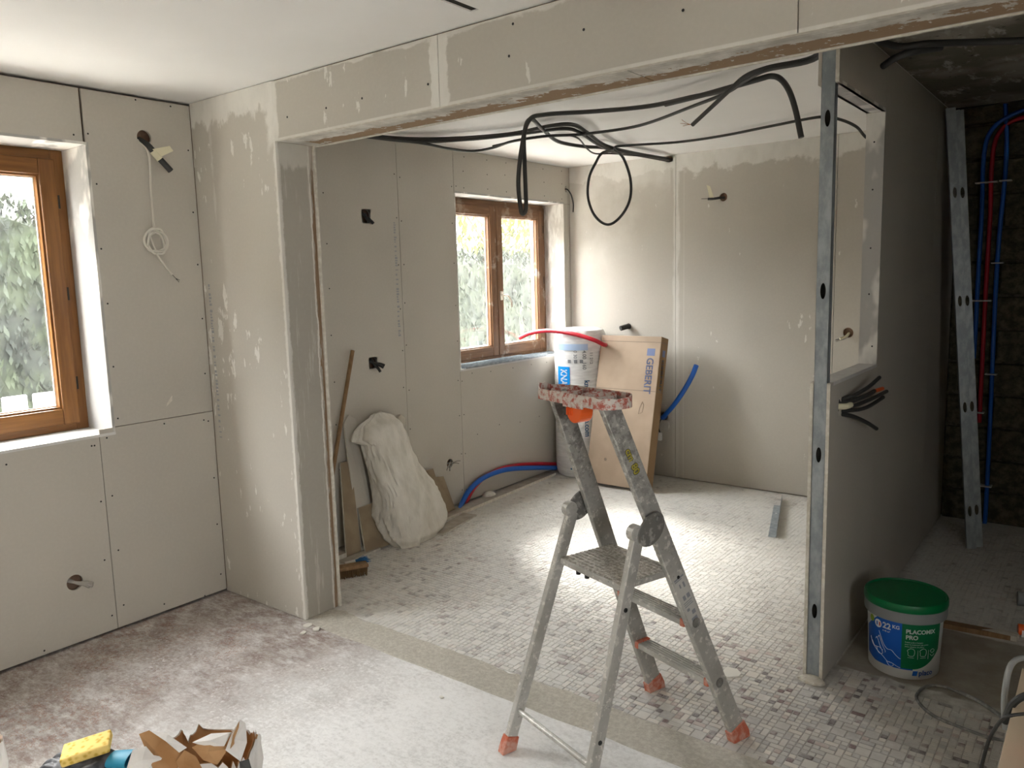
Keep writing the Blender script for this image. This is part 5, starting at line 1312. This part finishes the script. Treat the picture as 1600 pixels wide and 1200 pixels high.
# tub under the gloves
gb = at(140, 1200, z=.28)
tub = thing('mixing_tub', 'white mixing tub under the gloves and sponge at the bottom edge', 'tub', (gb.x + .03, gb.y - .03, 0))
MB().lathe([(0, .004), (.105, .004), (.11, 0), (.135, .262), (.142, .264), (.142, .272), (.130, .272), (.108, .012), (0, .012)], 40).obj('shell', M['pail'], tub, smooth=True)
def glove(loc, rz, m, label, cuff_m, tilt=0, s=1.0, spread=1.0, cuff=True):
    root = thing('work_glove', label, 'glove', loc, rz); root.rotation_euler = (tilt, 0, rz)
    mb = MB()
    mb.lathe([(0, -.05), (.03, -.045), (.045, -.01), (.046, .03), (.03, .052), (0, .056)], 20, Matrix.Rotation(PI/2, 4, 'X') @ Matrix.Scale(.45, 4, (0, 1, 0)))
    for k, (x, L_, an) in enumerate(((-.034, .062, .22), (-.012, .076, .07), (.011, .074, -.06), (.033, .058, -.2))):
        a = an*spread; p = Vector((x, -.035, .0))
        q = p + Vector((-math.sin(a)*L_*.55, -math.cos(a)*L_*.55, .006)); r_e = p + Vector((-math.sin(a)*L_, -math.cos(a)*L_, -.014))
        mb.tube(smooth_path([p + Vector((0, .03, 0)), p, q, r_e], 4), [.0125]*12 + [.009], 10)
    mb.tube(smooth_path([Vector((.03, .02, 0)), Vector((.058, -.005, .004)), Vector((.068, -.035, -.006))], 4), [.0135]*8 + [.009], 10)
    for i, v in enumerate(mb.v): mb.v[i] = v*s
    o = mb.obj('hand_part', m, root, smooth=True)
    rm = o.modifiers.new('fuse', 'REMESH'); rm.mode = 'VOXEL'; rm.voxel_size = .0045; rm.use_smooth_shade = True
    if cuff: MB().lathe([(.036*s, .035*s), (.040*s, .10*s), (.041*s, .102*s), (.037*s, .10*s), (.033*s, .035*s)], 24, Matrix.Rotation(-PI/2, 4, 'X') @ Matrix.Scale(.5, 4, (0, 1, 0))).obj('cuff', cuff_m, root, smooth=True)
    return root
ZG = .292
g1 = at(118, 1196, z=ZG); glove(g1, math.radians(-75), M['glove'], 'black work glove lying under the yellow sponge', M['glove'], .08, 1.0)
g2 = at(158, 1186, z=ZG + .022); glove(g2, math.radians(-58), M['glove'], 'black work glove with a blue cuff beside the sponge', M['glovebl'], .05, .9)
# blue cuff piece
cf = at(186, 1168, z=.335)
# sponge
sp = at(137, 1171, z=.338)
mb = MB().box((-.062, -.040, 0), (.062, .040, .026)); 
so2 = single(mb, 'sponge', M['sponge'], 'yellow sponge lying on the black gloves', 'sponge', og=Vector((0, 0, 0)), bevel=.006)
so2.location = sp + Vector((0, 0, -.008)); so2.rotation_euler = (math.radians(4), math.radians(-8), math.radians(58))

# ------------------------------------------------------------------ crumbs on the floor
rc = random.Random(9)
def crumb(px, py, s, label, m=None, flat=.3):
    bm_ = MB(); p = at(px, py, z=0); n = rc.randint(5, 7); ph = rc.uniform(0, 6)
    poly = [(s*rc.uniform(.6, 1.1)*math.cos(ph + 2*PI*k/n), s*rc.uniform(.6, 1.1)*math.sin(ph + 2*PI*k/n)) for k in range(n)]
    bm_.prism(poly, s*flat, Matrix.Translation(p + Vector((0, 0, .0014))))
    return single(bm_, 'plaster_crumb', m or M['flake'], label, 'plaster crumb', 'plaster crumbs on the floor')
for px, py, s, lb in ((480, 978, .028, 'largest plaster flake at the foot of the pier'), (494, 984, .022, 'plaster flake beside the largest one at the pier foot'), (474, 990, .018, 'small plaster flake nearest the camera at the pier foot'),
                      (690, 1090, .010, 'single white plaster crumb on the bare floor left of the ladder'), (503, 1046, .008, 'tiny crumb on the bare floor in front of the pier'),
                      (965, 1118, .030, 'white plaster splat between the ladder legs'), (1398, 1083, .012, 'long white sliver of plaster in front of the pail'), (1142, 1052, .045, 'wide white plaster smear beside the rear ladder foot')):
    crumb(px, py, s, lb, flat=.12 if s > .025 else .3)
single(MB().lathe([(.05, 0), (.045, .025), (.028, .045), (0, .05)], 14, Matrix.Translation((.06, 2.14, .0)) @ Matrix.Scale(1.3, 4, (0, 1, 0))), 'foam_lump', M['edge'], 'pale lump of foam at the wall foot behind the arched pipes', 'foam lump', smooth=True)
